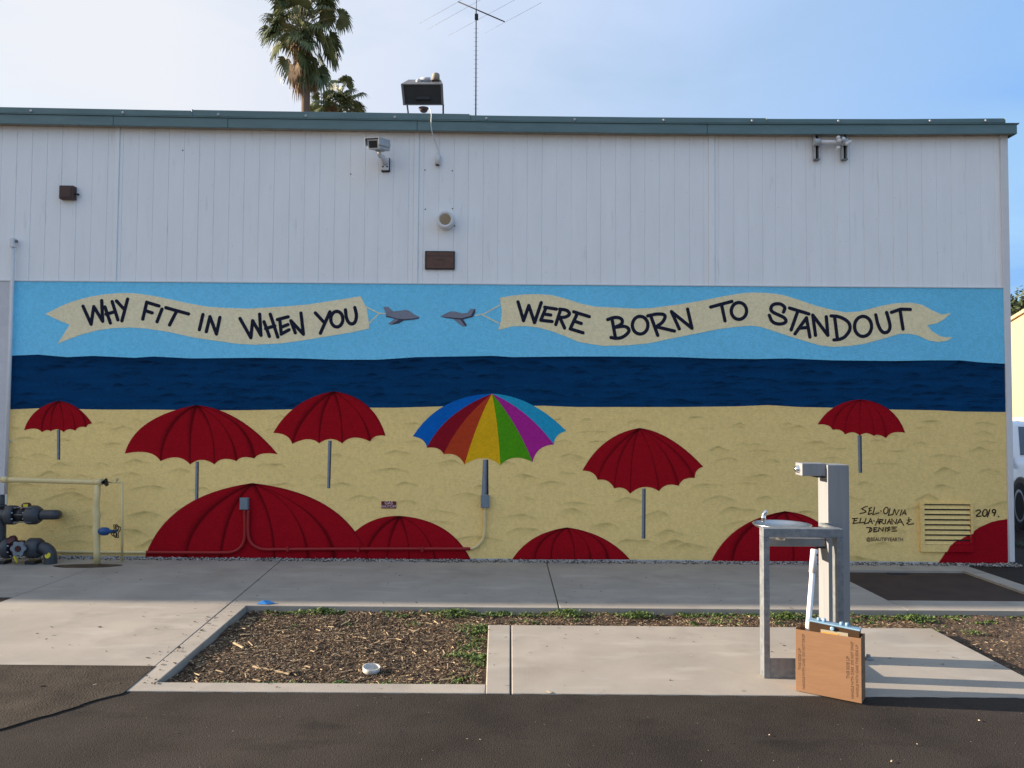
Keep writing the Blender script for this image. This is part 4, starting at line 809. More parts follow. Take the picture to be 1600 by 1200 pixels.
# arm with bowl
a0 = W(1201, 840.5, yb0 + .03); a1_ = W(1292, 854.5, yb0 + .03)
MB().box(a0.x, pxl - .001, yb0 + .03, yb1 - .02, a1_.z, a0.z).build('arm', 'post', ft, bevel=.005)
MB().box(pxl - .055, pxl - .0005, yb0 + .034, yb1 - .03, a1_.z - .010, a1_.z - .0005).build('arm_shadow_plate', 'dark', ft)  # shadow gap below the arm, given as a dark plate near the post
bc = W(1221.5, 819, 4.63); zr = bc.z
prof = [(-.062, .035), (-.055, .055), (-.035, .110), (-.012, .158), (0, .170), (.004, .168), (.001, .160), (-.010, .145), (-.026, .10), (-.036, .05), (-.040, .012)]
MB().lathe((bc.x, 4.63, zr), (0, 0, 1), prof, 48).build('bowl', 'steel', ft)
MB().lathe((bc.x, 4.63, zr - .039), (0, 0, 1), [(0, .018), (.003, .016)], 16).build('drain', 'dark', ft)
MB().lathe((bc.x, 4.66, a0.z), (0, 0, 1), [(0.0005, .03), (zr - .06 - a0.z, .032)], 20).build('bowl_neck', 'steel', ft)
bq = W(1193, 815, 4.60)
MB().tube(cr([Vector((bq.x, 4.60, bq.z - .006)), Vector((bq.x, 4.60, bq.z + .030)), Vector((bq.x + .002, 4.60, bq.z + .045)), Vector((bq.x + .018, 4.60, bq.z + .062))], 4), [.014] * 5 + [.011] * 4 + [.013] * 4, 14).build('bubbler', 'chrome', ft)
# guard frame
yf0, yf1 = 4.42, 4.492
lx0, lx1 = col_x(1193, 900, yf0), col_x(1202.3, 900, yf0); rx0, rx1 = col_x(1311, 900, yf0), col_x(1318.5, 900, yf0); zft = W(1250, 826.3, yf0).z; zfb = W(1250, 840.3, yf0).z
rx0 = rx1 - .036; lx1 = lx0 + .036
MB().box(lx0, lx1, yf0, yf1, .0005, zfb - .0005).build('frame_leg', 'galv', ft, bevel=.003); MB().box(rx0, rx1, yf0, yf1, .0005, zfb - .0005).build('frame_leg', 'galv', ft, bevel=.003)
MB().box(lx0, rx1, yf0, yf1, zfb, zft).build('frame_top_bar', 'galv', ft, bevel=.003)
MB().box(lx1 + .0005, rx0 - .0005, yf0 + .004, yf0 + .012, .0015, .112).build('toe_plate', 'galv', ft, bevel=.001)
MB().box(rx0 + .004, rx1 - .004, yf1 + .0005, yb0 - .0005, zfb + .004, zft - .004).build('frame_tie_bar', 'galv', ft)
MB().box(rx0 + .004, rx1 - .004, yf1 + .0005, yb0 + .0, .03, .065).build('frame_tie_bar', 'galv', ft)
MB().box(rx1 - .005, pxl + .02, yb0 - .012, yb0 - .0006, zfb + .004, zft - .004).build('frame_tie_bar', 'galv', ft)
q = G(1357, 1030); MB().lathe((q.x, q.y, 0), (0, 0, 1), [(0.0005, .03), (.006, .03), (.012, .012), (.028, .012)], 6).build('anchor_bolt', 'galv', ft)

# cardboard box
BL, BR, BB = Vector((1.550, 4.222, .002)), Vector((1.826, 4.040, .002)), Vector((1.891, 4.134, .002))
ex = (BR - BL); wbx = ex.length; ex.normalize(); ey = Vector((-ex.y, ex.x, 0)); dbx = .114; hbx = .334
bxg = thing('cardboard_box', 'open tall brown cardboard box leaning against nothing in front of the fountain', 'box', tuple(BL + ex * wbx / 2 + ey * dbx / 2))
bxg['label'] = 'open narrow brown cardboard box on the ground in front of the fountain'
bp = lambda u, v, z: BL + ex * u + ey * v + Vector((0, 0, z - .002 + .002))
th = .004
def wallp(u0, u1, v0, v1, z0, z1, name='side_panel', m='card', zz=None):
    b = [bp(u0, v0, z0), bp(u1, v0, z0), bp(u1, v1, z0), bp(u0, v1, z0)]; z_ = zz or (z1, z1, z1, z1)
    t = [bp(u0, v0, z_[0]), bp(u1, v0, z_[1]), bp(u1, v1, z_[2]), bp(u0, v1, z_[3])]
    return MB().hexa(b, t).build(name, m, bxg, bevel=.0015)
wallp(0, wbx, 0, th, .002, hbx, 'front_panel', zz=(hbx - .002, hbx + .001, hbx + .001, hbx - .002))
wallp(0, wbx, dbx - th, dbx, .002, hbx, 'back_panel', 'cardin')
wallp(0, th, th + .0005, dbx - th - .0005, .002, hbx + .004); wallp(wbx - th, wbx, th + .0005, dbx - th - .0005, .002, hbx + .004)
wallp(th + .0005, wbx - th - .0005, th + .0005, dbx - th - .0005, .003, .008, 'bottom_panel', 'cardin')
def boxtext(s, u, z, size):
    return text_mesh(s, size, lambda a, b: bp(u - b, -.0008, z + a))
for s, u, z, size in (('THIS SIDE UP', .022, .175, .020), ('HANDLE WITH CARE  DO NOT DROP', .042, .165, .0172), ('THIS SIDE UP', wbx - .066, .175, .020), ('HANDLE WITH CARE  DO NOT DROP', wbx - .045, .165, .0172), ('HANDLE WITH CARE THIS SIDE UP', wbx - .022, .165, .0172)):
    vs, fs = boxtext(s, u, z, size); MB().add(vs, fs).build('lettering', 'ink', bxg)
# dark case inside the box
cg = thing('storage_case', 'dark brown plastic case with pale blue rim sticking out of the cardboard box', 'case', tuple(bp(.2, .05, .2)))
def casep(u0, u1, v0, v1, z0, z1, name, m, dz=0, bev=.003):
    b = [bp(u0, v0, z0), bp(u1, v0, z0), bp(u1, v1, z0), bp(u0, v1, z0)]
    t = [bp(u0, v0, z1), bp(u1, v0, z1 + dz), bp(u1, v1, z1 + dz), bp(u0, v1, z1)]
    return MB().hexa(b, t).build(name, m, cg, bevel=bev)
casep(.066, .318, .030, .075, .06, .378, 'body', 'tray', -.014)
tp = [bp(.058, .024, .3785), bp(.322, .024, .3645), bp(.322, .082, .3645), bp(.058, .082, .3785)]
MB().hexa(tp, [p + Vector((0, 0, .008)) for p in tp]).build('rim', 'blue_rim', cg, bevel=.003)
MB().lathe(bp(.185, .022, .358), -ey, [(0, .012), (.004, .011), (.006, .007)], 14).build('latch', 'blue_rim', cg)
for u in (.11, .225):
    for dv in (0, .028): MB().lathe(bp(u + dv, .055, .390 - (u - .06) * .053), (0, 0, 1), [(-.006, .010), (.010, .010), (.012, .007)], 12).build('peg', 'blue_rim', cg)
casep(.125, .262, .0275, .0296, .315, .345, 'label_strip', 'lblwhite', 0, 0); casep(.130, .215, .0262, .0274, .305, .334, 'label_strip', 'amber', 0, 0)
# white pole
wp = thing('white_pole', 'white plastic pole with thicker end leaning out of the cardboard box', 'pole', tuple(bp(.04, .05, .02)))
lo = bp(.030, .052, .022); pt0 = W(1272.5, 858, 4.30); dr = (pt0 - lo) * .4; pb0 = lo
MB().tube([lo, lo.lerp(pt0, .83)], .0150, 18).build('tube', 'pvcwhite', wp)
MB().tube([lo.lerp(pt0, .825), pt0 - dr * .02, pt0], [.0195, .0195, .016], 18).build('sleeve', 'pvcwhite', wp)
MB().lathe(pt0 - dr * .10 + Vector((.0115, -.0155, -.0)), (.6, -.8, 0), [(0, .007), (.003, .006)], 10).build('hole', 'dark', wp)

# ================================================================ small things on the ground
q = G(580, 1046, -.035)
cap = thing('jar_lid', 'white plastic jar lid lying open side up in the mulch', 'lid', (q.x, q.y, -.04))
MB().lathe((q.x, q.y, -.048), (0.08, -.1, 1), [(0, .046), (.003, .050), (.031, .052), (.031, .047), (.006, .046), (.005, .01)], 32).build('shell', 'lid', cap)
q = G(415, 943.5); vs = [(q.x - .065, q.y - .02, .003), (q.x + .02, q.y - .03, .004), (q.x + .075, q.y + .0, .006), (q.x + .01, q.y + .03, .022), (q.x - .04, q.y + .02, .018), (q.x - .02, q.y, .026)]
m = MB().add(vs, [(0, 1, 5), (1, 2, 5), (2, 3, 5), (3, 4, 5), (4, 0, 5)]); o = m.build('plastic_scrap', 'bluescrap'); tag(o, 'crumpled blue plastic scrap at the edge of the sidewalk', 'litter')
o.modifiers.new('s', 'SOLIDIFY').thickness = .0015

# mulch chips
def in_bed(x, y):
    if not (YG + .02 < y < YF - .01): return False
    if y > 5.50: return jx(y) + .13 < x < 8.5
    if y > 4.31 and -1.93 - (y - 4.3) * .05 < x < -.165 + (4.3 - y) * 0: return True
    return 2.985 < x < 8.5
def chips(name, count, lmin, lmax, m, seed, density=None):
    r = random.Random(seed); mb = MB(); n = 0
    while n < count:
        if r.random() < .62: x, y = r.uniform(-2.0, -.13), r.uniform(4.3, YF)
        elif r.random() < .6: x, y = r.uniform(-2.0, 3.0), r.uniform(5.5, YF)
        else: x, y = r.uniform(2.97, 6.5), r.uniform(YG, YF)
        if not in_bed(x, y): continue
        n += 1; l = r.uniform(lmin, lmax) * (r.random() * .7 + .5); w_ = l * r.uniform(.12, .38); t = w_ * r.uniform(.2, .5); a = r.uniform(0, math.pi); tl = r.uniform(-.35, .35)
        ax_ = Vector((math.cos(a) * math.cos(tl), math.sin(a) * math.cos(tl), math.sin(tl))); ay = Vector((-math.sin(a), math.cos(a), r.uniform(-.4, .4))).normalized(); az = ax_.cross(ay)
        c = Vector((x, y, bed_height(x, y) + abs(math.sin(tl)) * l * .45 + t * .6 + r.uniform(0, .008)))
        k = r.uniform(.5, .95)
        A, B_, C_ = ax_ * l / 2, ay * w_ / 2, az * t / 2
        mb.hexa([c - A - B_ * k - C_, c + A * k - B_ - C_, c + A + B_ * .4 - C_, c - A * .8 + B_ - C_], [c - A - B_ * k + C_, c + A * k - B_ + C_, c + A + B_ * .4 + C_, c - A * .8 + B_ + C_])
    return tag(mb.build(name, m), {'chip_dark': 'dark brown bark mulch spread over the planting bed', 'chip_mid': 'mid brown bark mulch spread over the planting bed', 'chip_light': 'pale wood chips scattered over the planting bed'}[m], 'mulch', kind='stuff')
chips('bark_mulch', 20000, .008, .036, 'chip_dark', 1); chips('bark_mulch', 17000, .006, .028, 'chip_mid', 2); chips('wood_chips', 9500, .005, .024, 'chip_light', 3)
mb = MB(); r = random.Random(11)
for i in range(110):                        # a few long splinters and sticks
    x, y = r.uniform(-1.95, -.2), r.uniform(4.33, 5.93)
    if not in_bed(x, y): continue
    l = r.uniform(.025, .085) * r.uniform(.6, 1.2); a = r.uniform(0, 3.14); c = Vector((x, y, bed_height(x, y) + .014)); d = Vector((math.cos(a), math.sin(a), r.uniform(-.1, .1))) * l / 2
    mb.obox(c, d, Vector((-d.y, d.x, .0)).normalized() * r.uniform(.0015, .004), Vector((0, 0, .002)))
for (xa, ya, xb, yb) in ((395, 1041, 452, 1053), (365, 1004, 380, 1012), (1135, 890, 1136, 891)):
    a, b = G(xa, ya, -.03), G(xb, yb, -.03); d = (b - a) / 2
    if d.length > .01: mb.obox((a + b) / 2, d, Vector((-d.y, d.x, 0)).normalized() * .006, (0, 0, .004))
tag(mb.build('splinters', 'chip_light'), 'long pale splinters and sticks lying on the mulch', 'sticks', kind='stuff')
# gravel along the wall
def pebbles(count, m, seed, name, label):
    r = random.Random(seed); mb = MB()
    ico = [(0, 0, 1), (.9, 0, .3), (.28, .85, .3), (-.72, .53, .3), (-.72, -.53, .3), (.28, -.85, .3), (0, 0, -.6)]
    fc = [(0, 1, 2), (0, 2, 3), (0, 3, 4), (0, 4, 5), (0, 5, 1), (6, 2, 1), (6, 3, 2), (6, 4, 3), (6, 5, 4), (6, 1, 5)]
    for _ in range(count):
        s = r.uniform(.005, .013); x = r.uniform(-5.6, 5.12); y = 7.765 + abs(r.gauss(.03, .05))
        if r.random() < .05: y = 7.765 - r.random() * .06
        if y > 7.89: y = r.uniform(7.76, 7.89)
        a = r.uniform(0, 6.3); c, sn = math.cos(a), math.sin(a); sx, sy, sz = s * r.uniform(.7, 1.3), s * r.uniform(.7, 1.3), s * r.uniform(.5, 1)
        z = -.018 + r.uniform(0, .022) if y > 7.762 else .003
        mb.add([(x + (p[0] * c - p[1] * sn) * sx, y + (p[0] * sn + p[1] * c) * sy, z + p[2] * sz) for p in ico], fc)
    tag(mb.build(name, m), label, 'gravel', kind='stuff')
pebbles(9000, 'pebble_w', 21, 'pale_gravel', 'pale gravel along the foot of the mural wall'); pebbles(8000, 'pebble_d', 22, 'dark_gravel', 'dark gravel mixed along the foot of the mural wall')
# litter on the paving
r = random.Random(31); mb = MB(); mb2 = MB()
def flake(mb, x, y, s, z=.002):
    a = r.uniform(0, 6.3); n = r.choice((4, 5, 6)); el = r.uniform(.3, .8); pts = []
    for k in range(n):
        q = 2 * math.pi * k / n; rr = s * r.uniform(.7, 1.1); u, v = math.cos(q) * rr, math.sin(q) * rr * el
        pts.append((x + u * math.cos(a) - v * math.sin(a), y + u * math.sin(a) + v * math.cos(a), z + r.uniform(.0, s * .35)))
    c = (x, y, z + s * .25); mb.add(pts + [c], [(k, (k + 1) % n, n) for k in range(n)])
for _ in range(260): x, y = r.uniform(-4.6, 3), r.uniform(4.2, 7.7); (not in_bed(x, y)) and not (lx0 - .05 < x < 2.2 and 4.3 < y < 4.9) and flake(mb, x, y, r.uniform(.003, .013))
for _ in range(60): t = r.random(); y = 4.2 + t * 1.6; flake(mb, jx(y) + r.gauss(.02, .07), y, r.uniform(.004, .016))
for _ in range(220): flake(mb, r.uniform(-3.5, 4), r.uniform(1.8, 4.1), r.uniform(.002, .007), .0)
for _ in range(420): flake(mb2, r.uniform(-3.5, 4), r.uniform(1.8, 4.1), r.uniform(.001, .003), .0)
for p in ((182, 895, .016), (206, 900, .012), (203, 887, .01), (168, 905, .02), (172, 907, .012), (155, 980, .020), (244, 983, .016), (305, 941, .014), (280, 1013, .03), (243, 1068, .024), (1000, 1020, .011), (829, 1020, .010), (996, 997, .018), (884, 992, .018), (881, 998, .016), (619, 896, .013), (908, 915, .018), (1490, 1028, .02), (1473, 1038, .014), (603, 1090, .018), (68, 1073, .028), (890, 1198, .03), (1225, 1009, .016), (1227, 1017, .012), (420, 868+45, .01), (1256, 934, .012)):
    q = G(p[0], p[1]); flake(mb, q.x, q.y, p[2] * .8, .001)
for p in ((84, 993, .02), (60, 996, .01), (249, 1023, .014), (310, 988, .016), (598, 919, .014), (858, 1082, .03), (628, 1082, .010), (730, 1155, .010), (750, 1156, .009), (1530, 1126, .018), (1433, 1163, .010), (1393, 1190, .018), (148, 1070, .022), (1202, 1149, .012), (1153, 1190, .006), (935, 985, .014), (142, 951, .012), (1080, 1025, .012)):
    q = G(p[0], p[1]); flake(mb2, q.x, q.y, p[2] * .7, .001)
tag(mb.build('leaf_litter', 'litter'), 'dry brown leaf bits scattered on paving and asphalt', 'litter', kind='stuff')
tag(mb2.build('paper_litter', 'litter_pale'), 'pale scraps and chips scattered on paving and asphalt', 'litter', kind='stuff')
# weeds
def weed(mb, x, y, z, s, n, r):
    for _ in range(n):
        a = r.uniform(0, 6.3); d = abs(r.gauss(0, s * .55)); h = r.uniform(.003, s * .27); c = Vector((x + math.cos(a) * d, y + math.sin(a) * d * .7, z + h * (1 - min(1, d / s) * .5)))
        b = r.uniform(0, 6.3); l = r.uniform(.008, .022); el = r.uniform(-.3, 1.0); u = Vector((math.cos(b) * math.cos(el), math.sin(b) * math.cos(el), math.sin(el))) * l; v = Vector((-math.sin(b), math.cos(b), r.uniform(-.4, .4))) * l * .38
        mb.add([c - u * .5, c + v, c + u * .8, c - v], [(0, 1, 2, 3)])
r = random.Random(44)
clumps = [((505, 956), .15, 'bright green weed clump at the back edge of the bed above the jar lid, left'), ((710, 962), .17, 'wide green weed clump at the back edge where the bed narrows'), ((888, 962), .16, 'dense dark green weed clump in the middle of the narrow strip'), ((1000, 962), .12, 'sparse green weeds in the narrow strip left of the fountain'), ((757, 1030), .09, 'small green weed beside the left edge of the concrete pad'), ((1228, 965), .14, 'green weeds seen through the fountain frame'), ((1430, 968), .13, 'green weeds on the strip right of the cardboard box'), ((750, 985), .12, 'yellow green weeds at the back corner of the concrete pad')]
for (p, s, lb) in clumps:
    q = G(p[0], p[1], -.04); q.y = min(q.y, YF - .08); mb = MB(); weed(mb, q.x, q.y, -.04, s * 1.1, int(4200 * s), r); m2 = MB()
    for _ in range(8): a = r.uniform(0, 6.3); m2.tube([(q.x, q.y, -.05), (q.x + math.cos(a) * s * .5, q.y + math.sin(a) * s * .35, -.02)], .0018, 4)
    t = thing('weed', lb, 'weed', (q.x, q.y, -.045), 'weeds in the planting bed'); mb.build('leaves', 'weed', t); m2.build('stems', 'weed', t)
mb = MB()
for _ in range(330):
    k = r.random()
    if k < .5: x, y = r.uniform(-1.9, 6), YF - abs(r.gauss(0, .05)) - .015
    elif k < .64: x, y = -.19 - abs(r.gauss(0, .06)), r.uniform(4.35, 5.6)
    elif k < .86: x, y = r.uniform(-1.8, 6), r.uniform(5.5, 5.9)
    else: x, y = r.uniform(-1.9, -.3), 4.33 + abs(r.gauss(0, .04))
    weed(mb, x, y, -.044, r.uniform(.03, .09), r.randint(14, 90), r)
tag(mb.build('ground_cover', 'weed'), 'low green weeds growing along the edges of the bed', 'weeds', kind='stuff')

# ================================================================ ANTENNA
YA = 10.5
an = thing('roof_antenna', 'tall thin roof antenna mast with a slanted boom and long wire elements', 'antenna', (W(744, 175, YA).x, YA, fz(0) + .2))
mt = W(744, 14, YA); mbse = W(743.5, 180, YA); MB().tube([mbse - Vector((0, 0, .3)), mt], [.011, .008], 10).build('mast', 'dark', an)
m = MB()
for k in range(19): q = mbse.lerp(mt, .06 + k * .042); m.tube([q - Vector((.034, 0, 0)), q + Vector((.030, 0, 0))], .0016, 5)
m.build('rung', 'dark', an)
q = W(744.5, 26, YA); MB().box(q.x - .024, q.x + .024, YA - .03, YA + .03, q.z - .04, q.z + .03).build('rotator', 'dark', an, bevel=.004)
MB().tube([W(744.2, 15, YA), W(744.4, 1, YA), W(744.4, -40, YA)], .005, 6).build('mast_tip', 'dark', an)
MB().tube([W(715.5, 2.5, YA), W(788.5, 34, YA)], .0085, 8).build('boom', 'dark', an)
for a, b in (((655, 37), (775, -30)), ((668, 46), (800, -28)), ((700, 56), (830, -14)), ((757, 52), (846, 4))):
    MB().tube([W(*a, YA + .1), W(*b, YA - .1)], .0017, 5).build('element', 'midgrey', an)

# ================================================================ PALMS
def palm(crown_px, Y, hubs, name_label, trunk_r, leaf_r, seed, skirt=True):
    r = random.Random(seed); cb = W(*crown_px, Y); k = Y / F_PX
    t = thing('palm_tree', name_label, 'palm tree', (cb.x, Y, -.1))
    pts = [Vector((cb.x + .25 * math.sin(s * 2.2), Y, -.1 + (cb.z + .1) * s)) for s in [i / 14 for i in range(15)]]
    MB().tube(pts, [trunk_r * (1.35 - .35 * min(1, i / 4)) for i in range(15)], 14).build('trunk', 'trunk', t)
    for (hx, hy, R_, dry) in hubs:
        dz = r.uniform(-.9, .9) * .8; H = W(hx, hy, Y + dz); base = cb + Vector((r.uniform(-.1, .1), r.uniform(-.1, .1), r.uniform(-.2, .15)))
        a = (H - base); L0 = a.length; a.normalize()
        mid = base.lerp(H, .5) + Vector((0, 0, .10 * L0)); m = MB(); m.tube(cr([base, mid, H], 3), .02, 5).build('leaf_stalk', 'petiole' if not dry else 'palmdry', t)
        ax_ = (a + Vector((0, 0, -.55 if not dry else -1.6))).normalized(); side = ax_.cross(Vector((0, 0, 1)))
        side = side.normalized() if side.length > .01 else Vector((1, 0, 0))
        tw = r.uniform(-.9, .9); nrm = side.cross(ax_); side = (side * math.cos(tw) + nrm * math.sin(tw)).normalized(); nrm = side.cross(ax_).normalized()
        m = MB(); nb = 26
        for b in range(nb):
            th_ = (b / (nb - 1) - .5) * (R(215) if not dry else R(80)) ; ln = leaf_r * R_ * (1 - .22 * abs(th_) / 2) * r.uniform(.85, 1.08)
            d = ax_ * math.cos(th_) + side * math.sin(th_); d2 = side * math.cos(th_) - ax_ * math.sin(th_)
            fold = (.03 if b % 2 else -.03)
            P = []; 
            for s, w_ in ((.0, .006), (.4, .068), (.72, .050), (1.0, .003)):
                c = H + d * ln * s + nrm * (fold - .25 * math.cos(th_) * 0) * s + Vector((0, 0, -1)) * (.10 * s * s + 1.7 * max(0, s - .5) ** 2 * r.uniform(.7, 1.3)) * ln + nrm * .22 * ln * abs(math.sin(th_)) * s
                P += [c - d2 * w_ * leaf_r, c + d2 * w_ * leaf_r + nrm * .02]
            m.add(P, [(2 * q, 2 * q + 1, 2 * q + 3, 2 * q + 2) for q in range(3)])
        m.build('leaf', 'palmdry' if dry else 'palmleaf', t)
    if skirt:
        m = MB()
        for _ in range(420):
            s = r.random(); p = cb + Vector((r.uniform(-.22, .22), r.uniform(-.22, .22), -s * 2.0)); an_ = r.uniform(0, 6.3); l = r.uniform(.4, .9); o_ = Vector((math.cos(an_), math.sin(an_), 0)); wv = Vector((-math.sin(an_), math.cos(an_), 0)) * .022
            q = p + o_ * (.15 + .22 * r.random()) * (1 - s * .45); e = q + Vector((0, 0, -l)) + o_ * .05
            m.add([p - wv, p + wv, q + wv - Vector((0, 0, l * .4)), q - wv - Vector((0, 0, l * .4)), e], [(0, 1, 2, 3), (3, 2, 4)])
        m.build('dead_leaf_skirt', 'palmdry', t)
big = [(432, 44, .95, 0), (440, 38, .7, 0), (420, 46, .7, 0), (508, 66, 1.1, 0), (514, 60, .9, 0), (502, 16, 1.05, 0), (506, 8, .9, 0), (447, 94, .85, 0), (439, 70, .8, 0), (446, 36, .9, 0), (478, 88, 1.0, 0), (497, 90, 1.05, 0), (490, 96, .9, 0), (498, 38, .8, 0), (468, 8, 1.0, 0), (455, 12, .9, 0), (440, 2, 1.0, 0), (488, 4, 1.0, 0), (478, -8, 1.1, 0), (462, -14, 1.1, 0), (495, -14, 1.0, 0), (445, -18, 1.0, 0), (470, -30, 1.1, 0), (485, -34, 1.0, 0), (452, -36, .9, 0), (510, -10, .9, 0), (428, -10, .9, 0), (472, 22, .9, 0), (452, 26, .8, 0), (488, 22, .9, 0), (500, 118, .9, 0), (460, 104, .8, 0), (470, 100, .9, 1), (480, 106, .95, 1), (463, 96, .8, 1), (490, 112, .8, 1), (472, 85, .9, 1)]
rr_ = random.Random(90)
big += [(470 + rr_.gauss(0, 19), 30 + rr_.gauss(0, 26), rr_.uniform(.7, 1.0), 0) for _ in range(26)] + [(440, 55, .9, 0), (455, 62, .8, 0), (432, 52, .8, 0), (512, 74, .9, 0), (503, 26, 1, 0), (486, 100, .9, 0), (478, 112, .8, 0), (496, 108, .9, 0)]
small_extra = [(530 + rr_.gauss(0, 16), 158 + rr_.gauss(0, 14), rr_.uniform(.7, .95), 0) for _ in range(14)]
palm((470, 54), 30, big, 'tall fan palm with shaggy crown behind the roof, its trunk rising above it', .17, .74, 3)
small = [(520, 140, .8, 0), (535, 138, .9, 0), (545, 146, .9, 0), (552, 160, .8, 0), (556, 168, .9, 0), (512, 152, .8, 0), (500, 160, .8, 0), (490, 172, .8, 0), (528, 130, .8, 0), (540, 128, .8, 0), (525, 152, .9, 0), (538, 156, .9, 0), (515, 165, .8, 0), (548, 176, .9, 0), (560, 178, .8, 0), (530, 168, .9, 0), (505, 176, .8, 0), (520, 185, .9, 0), (540, 185, .9, 0), (497, 150, .6, 0), (522, 160, .8, 1)]
palm((528, 178), 33, small + small_extra, 'short fan palm whose crown just clears the roof beside the tall palm', .18, .64, 9, skirt=False)

# ================================================================ RIGHT-HAND BACKGROUND
# cream building: its sunlit side runs away from the camera to the left
A0 = W(1577, 503, 34); B0 = W(1640, 489, 27)
A0 = Vector((W(1570, 503, 36).x, 36)); B0 = Vector((W(1660, 489, 26).x, 26))
zc = W(1590, 500, 34).z
cbd = thing('cream_building', 'sunlit cream building with a pale base beyond the parked car', 'building', (A0.x + 3, 32, 0))
back = Vector((12, 6))
MB().prism([(A0.x, A0.y), (B0.x, B0.y), (B0.x + 14, B0.y + 9), (A0.x + 14, A0.y + 9)], 1.45, zc).build('wall', 'creamwall', cbd)
MB().prism([(A0.x, A0.y), (B0.x, B0.y), (B0.x + 14, B0.y + 9), (A0.x + 14, A0.y + 9)], -.1, 1.449).build('wall_base', 'palewall', cbd)
MB().prism([(A0.x - .15, A0.y), (B0.x - .15, B0.y - .2), (B0.x + 14, B0.y + 8.8), (A0.x + 14, A0.y + 9.1)], zc + .001, zc + .14).build('roof_edge', 'creamwall', cbd)
def tree(x, y, h, rad, seed, label, blobs=16, leaf=.28, n=260):
    r = random.Random(seed); t = thing('tree', label, 'tree', (x, y, -.1)); top = h - rad * .6
    MB().tube([(x, y, -.1), (x + .1, y, h * .3), (x, y + .1, h * .7), (x, y, h * .92)], [.32, .25, .15, .04], 10).build('trunk', 'bark', t)
    m = MB(); b2 = MB()
    for b in range(blobs):
        a = r.uniform(0, 6.3); d = rad * math.sqrt(r.random()) * .85; zz = h * .55 + r.random() * h * .42; d *= (1.1 - (zz / h) ** 3 * .8)
        c = Vector((x + math.cos(a) * d, y + math.sin(a) * d, zz)); b2.tube([(x, y, zz - .8), c], [.07, .03], 5)
        s = rad * r.uniform(.28, .45)
        for _ in range(n):
            v = Vector((r.gauss(0, 1), r.gauss(0, 1), r.gauss(0, .8))); v.normalize(); p = c + v * s * (r.random() ** .4)
            u = Vector((r.gauss(0, 1), r.gauss(0, 1), r.gauss(0, 1))).normalized(); w_ = u.cross(v).normalized() if u.cross(v).length > .01 else Vector((1, 0, 0))
            l = leaf * r.uniform(.5, 1.1); m.add([p - u * l * .5, p + w_ * l * .28, p + u * l * .6, p - w_ * l * .28], [(0, 1, 2, 3)])
    b2.build('branches', 'bark', t); m.build('crown', 'foliage', t)
tx = W(1592, 470, 46).x
tree(tx - .3, 46, 8.7, 1.6, 5, 'dark bushy tree top just past the building corner above the cream roof', 16, .26)
tree(tx + 2.6, 48, 9.2, 2.6, 6, 'broad dark tree behind the cream building further right', 22, .30)

# parked car: nose towards the camera and to the right
car = thing('parked_car', 'white parked car with dark windows behind the right corner of the building', 'car', (7.9, 11.6, 0))
hd = Vector((-.30, -.95, 0)).normalized(); sd = Vector((-hd.y, hd.x, 0)); sd = -sd if sd.x > 0 else sd       # sd: flank nearest the building
fw = Vector((6.70, 10.0, 0)); org = fw - sd * .80
cp = lambda u, v, z: org + hd * u + sd * v + Vector((0, 0, z - .012))      # u forward from the front axle, v towards the near flank
prof = [(.88, .42, .52, .62), (.84, .62, .62, .72), (.60, .74, .74, .82), (.10, .84, .86, .84), (-.35, .88, .93, .85), (-.45, .88, .96, .86), (-1.25, .89, 1.37, .60), (-1.9, .89, 1.42, .60), (-2.6, .89, 1.36, .58), (-3.2, .90, 1.02, .80), (-3.5, .80, .95, .78), (-3.62, .6, .7, .7)]
secs = []
for u, zb_, zt_, hw_ in prof:
    wl = .86 if -3.4 < u < .6 else .78
    secs.append([cp(u, wl * .93, .22), cp(u, wl, .34), cp(u, wl + .02, .62 if zb_ > .62 else zb_ * .9), cp(u, wl - .01, min(zb_, zt_)), cp(u, hw_ if zt_ > 1.1 else wl - .10, zt_), cp(u, (hw_ if zt_ > 1.1 else wl - .10) * .5, zt_ + .025),
                 cp(u, -(hw_ if zt_ > 1.1 else wl - .10) * .5, zt_ + .025), cp(u, -(hw_ if zt_ > 1.1 else wl - .10), zt_), cp(u, -wl + .01, min(zb_, zt_)), cp(u, -wl - .02, .62 if zb_ > .62 else zb_ * .9), cp(u, -wl, .34), cp(u, -wl * .93, .22)])
m = MB(); n = 12; vs = [p for s in secs for p in s]; fs = [(i * n + k, i * n + (k + 1) % n, (i + 1) * n + (k + 1) % n, (i + 1) * n + k) for i in range(len(secs) - 1) for k in range(n)]
m.add(vs, fs + [tuple(range(n)), tuple(range(len(vs) - 1, len(vs) - n - 1, -1))], True); body = m.build('body', 'carwhite', car)
def panel(pts, name, mm, off=.006):
    c = sum(pts, Vector()) / len(pts); n_ = (pts[1] - pts[0]).cross(pts[2] - pts[0]).normalized()
    if n_.dot(c - cp(-1.4, 0, .8)) < 0: n_ = -n_
    k = len(pts); a = [p + n_ * off for p in pts]; b = [p - n_ * .01 for p in pts]
    return MB().add(a + b, [tuple(range(k)), tuple(range(2 * k - 1, k - 1, -1))] + [(i, k + i, k + (i + 1) % k, (i + 1) % k) for i in range(k)]).build(name, mm, car)
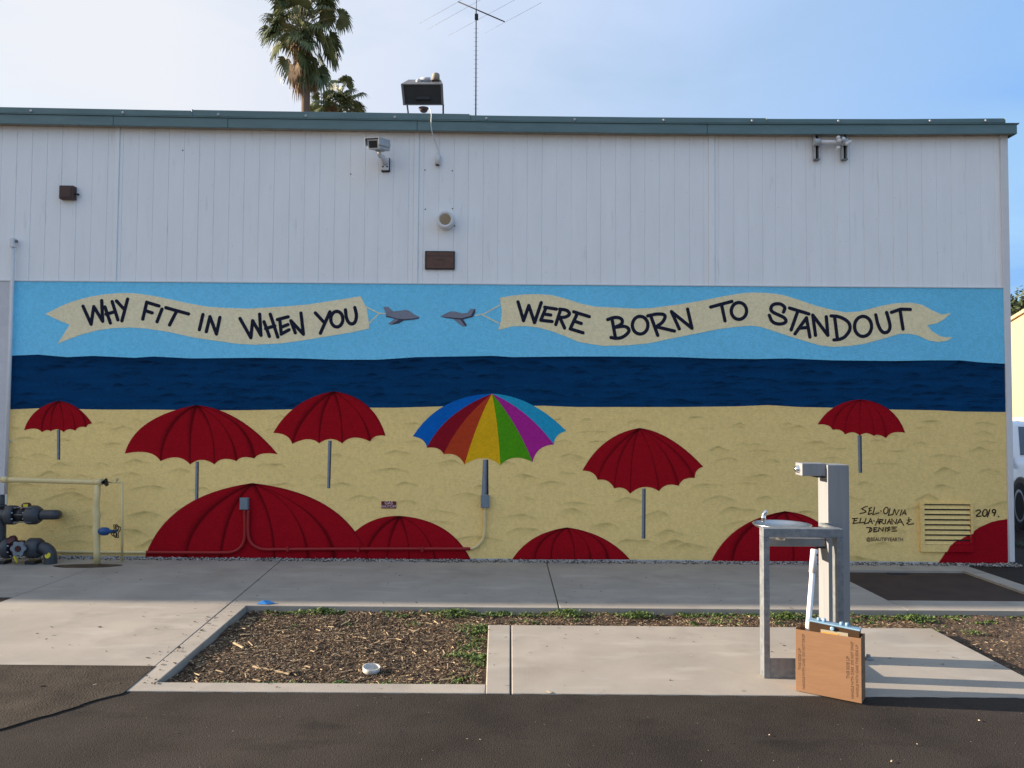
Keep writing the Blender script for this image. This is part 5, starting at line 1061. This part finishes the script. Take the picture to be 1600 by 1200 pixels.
panel([cp(-.50, .74, .985), cp(-.50, -.74, .985), cp(-1.20, -.56, 1.35), cp(-1.20, .56, 1.35)], 'windscreen', 'glass', .012)
panel([cp(-3.12, .66, 1.07), cp(-3.12, -.66, 1.07), cp(-2.68, -.54, 1.31), cp(-2.68, .54, 1.31)], 'rear_window', 'glass', .012)
for s in (1, -1):
    panel([cp(-.62, s * .835, .935), cp(-1.75, s * .835, .935), cp(-1.75, s * .635, 1.335), cp(-1.28, s * .635, 1.31)], 'side_window', 'glass', .014)
    panel([cp(-1.85, s * .835, .935), cp(-2.95, s * .80, .975), cp(-2.62, s * .63, 1.28), cp(-1.85, s * .635, 1.34)], 'side_window', 'glass', .014)
    for u in (0, -2.65):
        c = cp(u, s * .74, .33 + .012)
        MB().lathe(cp(u, s * .862, .34) , sd * s, [(-.10, .385), (.022, .385), (.024, .37)], 32).build('wheel_arch', 'black', car)
        wh = MB().lathe(c, sd * s, [(-.09, .30), (-.07, .325), (.135, .325), (.155, .30), (.157, .22)], 32).build('wheel', 'rubber', car)
        MB().lathe(c, sd * s, [(.12, .21), (.160, .215), (.158, .19), (.145, .06), (.15, .01)], 24).build('rim', 'lightgrey', wh)
    panel([cp(.845, s * .72, .56), cp(.845, s * .45, .56), cp(.80, s * .45, .66), cp(.78, s * .72, .66)], 'headlight', 'chrome', .02)
    MB().obox(cp(-.72, s * .95, .97), hd * .06, sd * .09, (0, 0, .055)).build('mirror', 'carwhite', car, bevel=.02)
panel([cp(.89, .40, .36), cp(.89, -.40, .36), cp(.885, -.40, .46), cp(.885, .40, .46)], 'grille', 'black', .012)
q = G(1596, 852, 0); mb = MB(); r = random.Random(77)
for _ in range(5): weed(mb, 5.75 + r.uniform(-.2, .5), 8.95 + r.uniform(-.1, .1), 0, .22, 260, r)
t = thing('verge_plant', 'dark green low plant on the ground beside the parked car', 'plant', (5.9, 8.95, -.012)); mb.build('leaves', 'foliage', t)
for o in list(bpy.data.objects):
    if o.type == 'EMPTY' and not o.children: bpy.data.objects.remove(o)
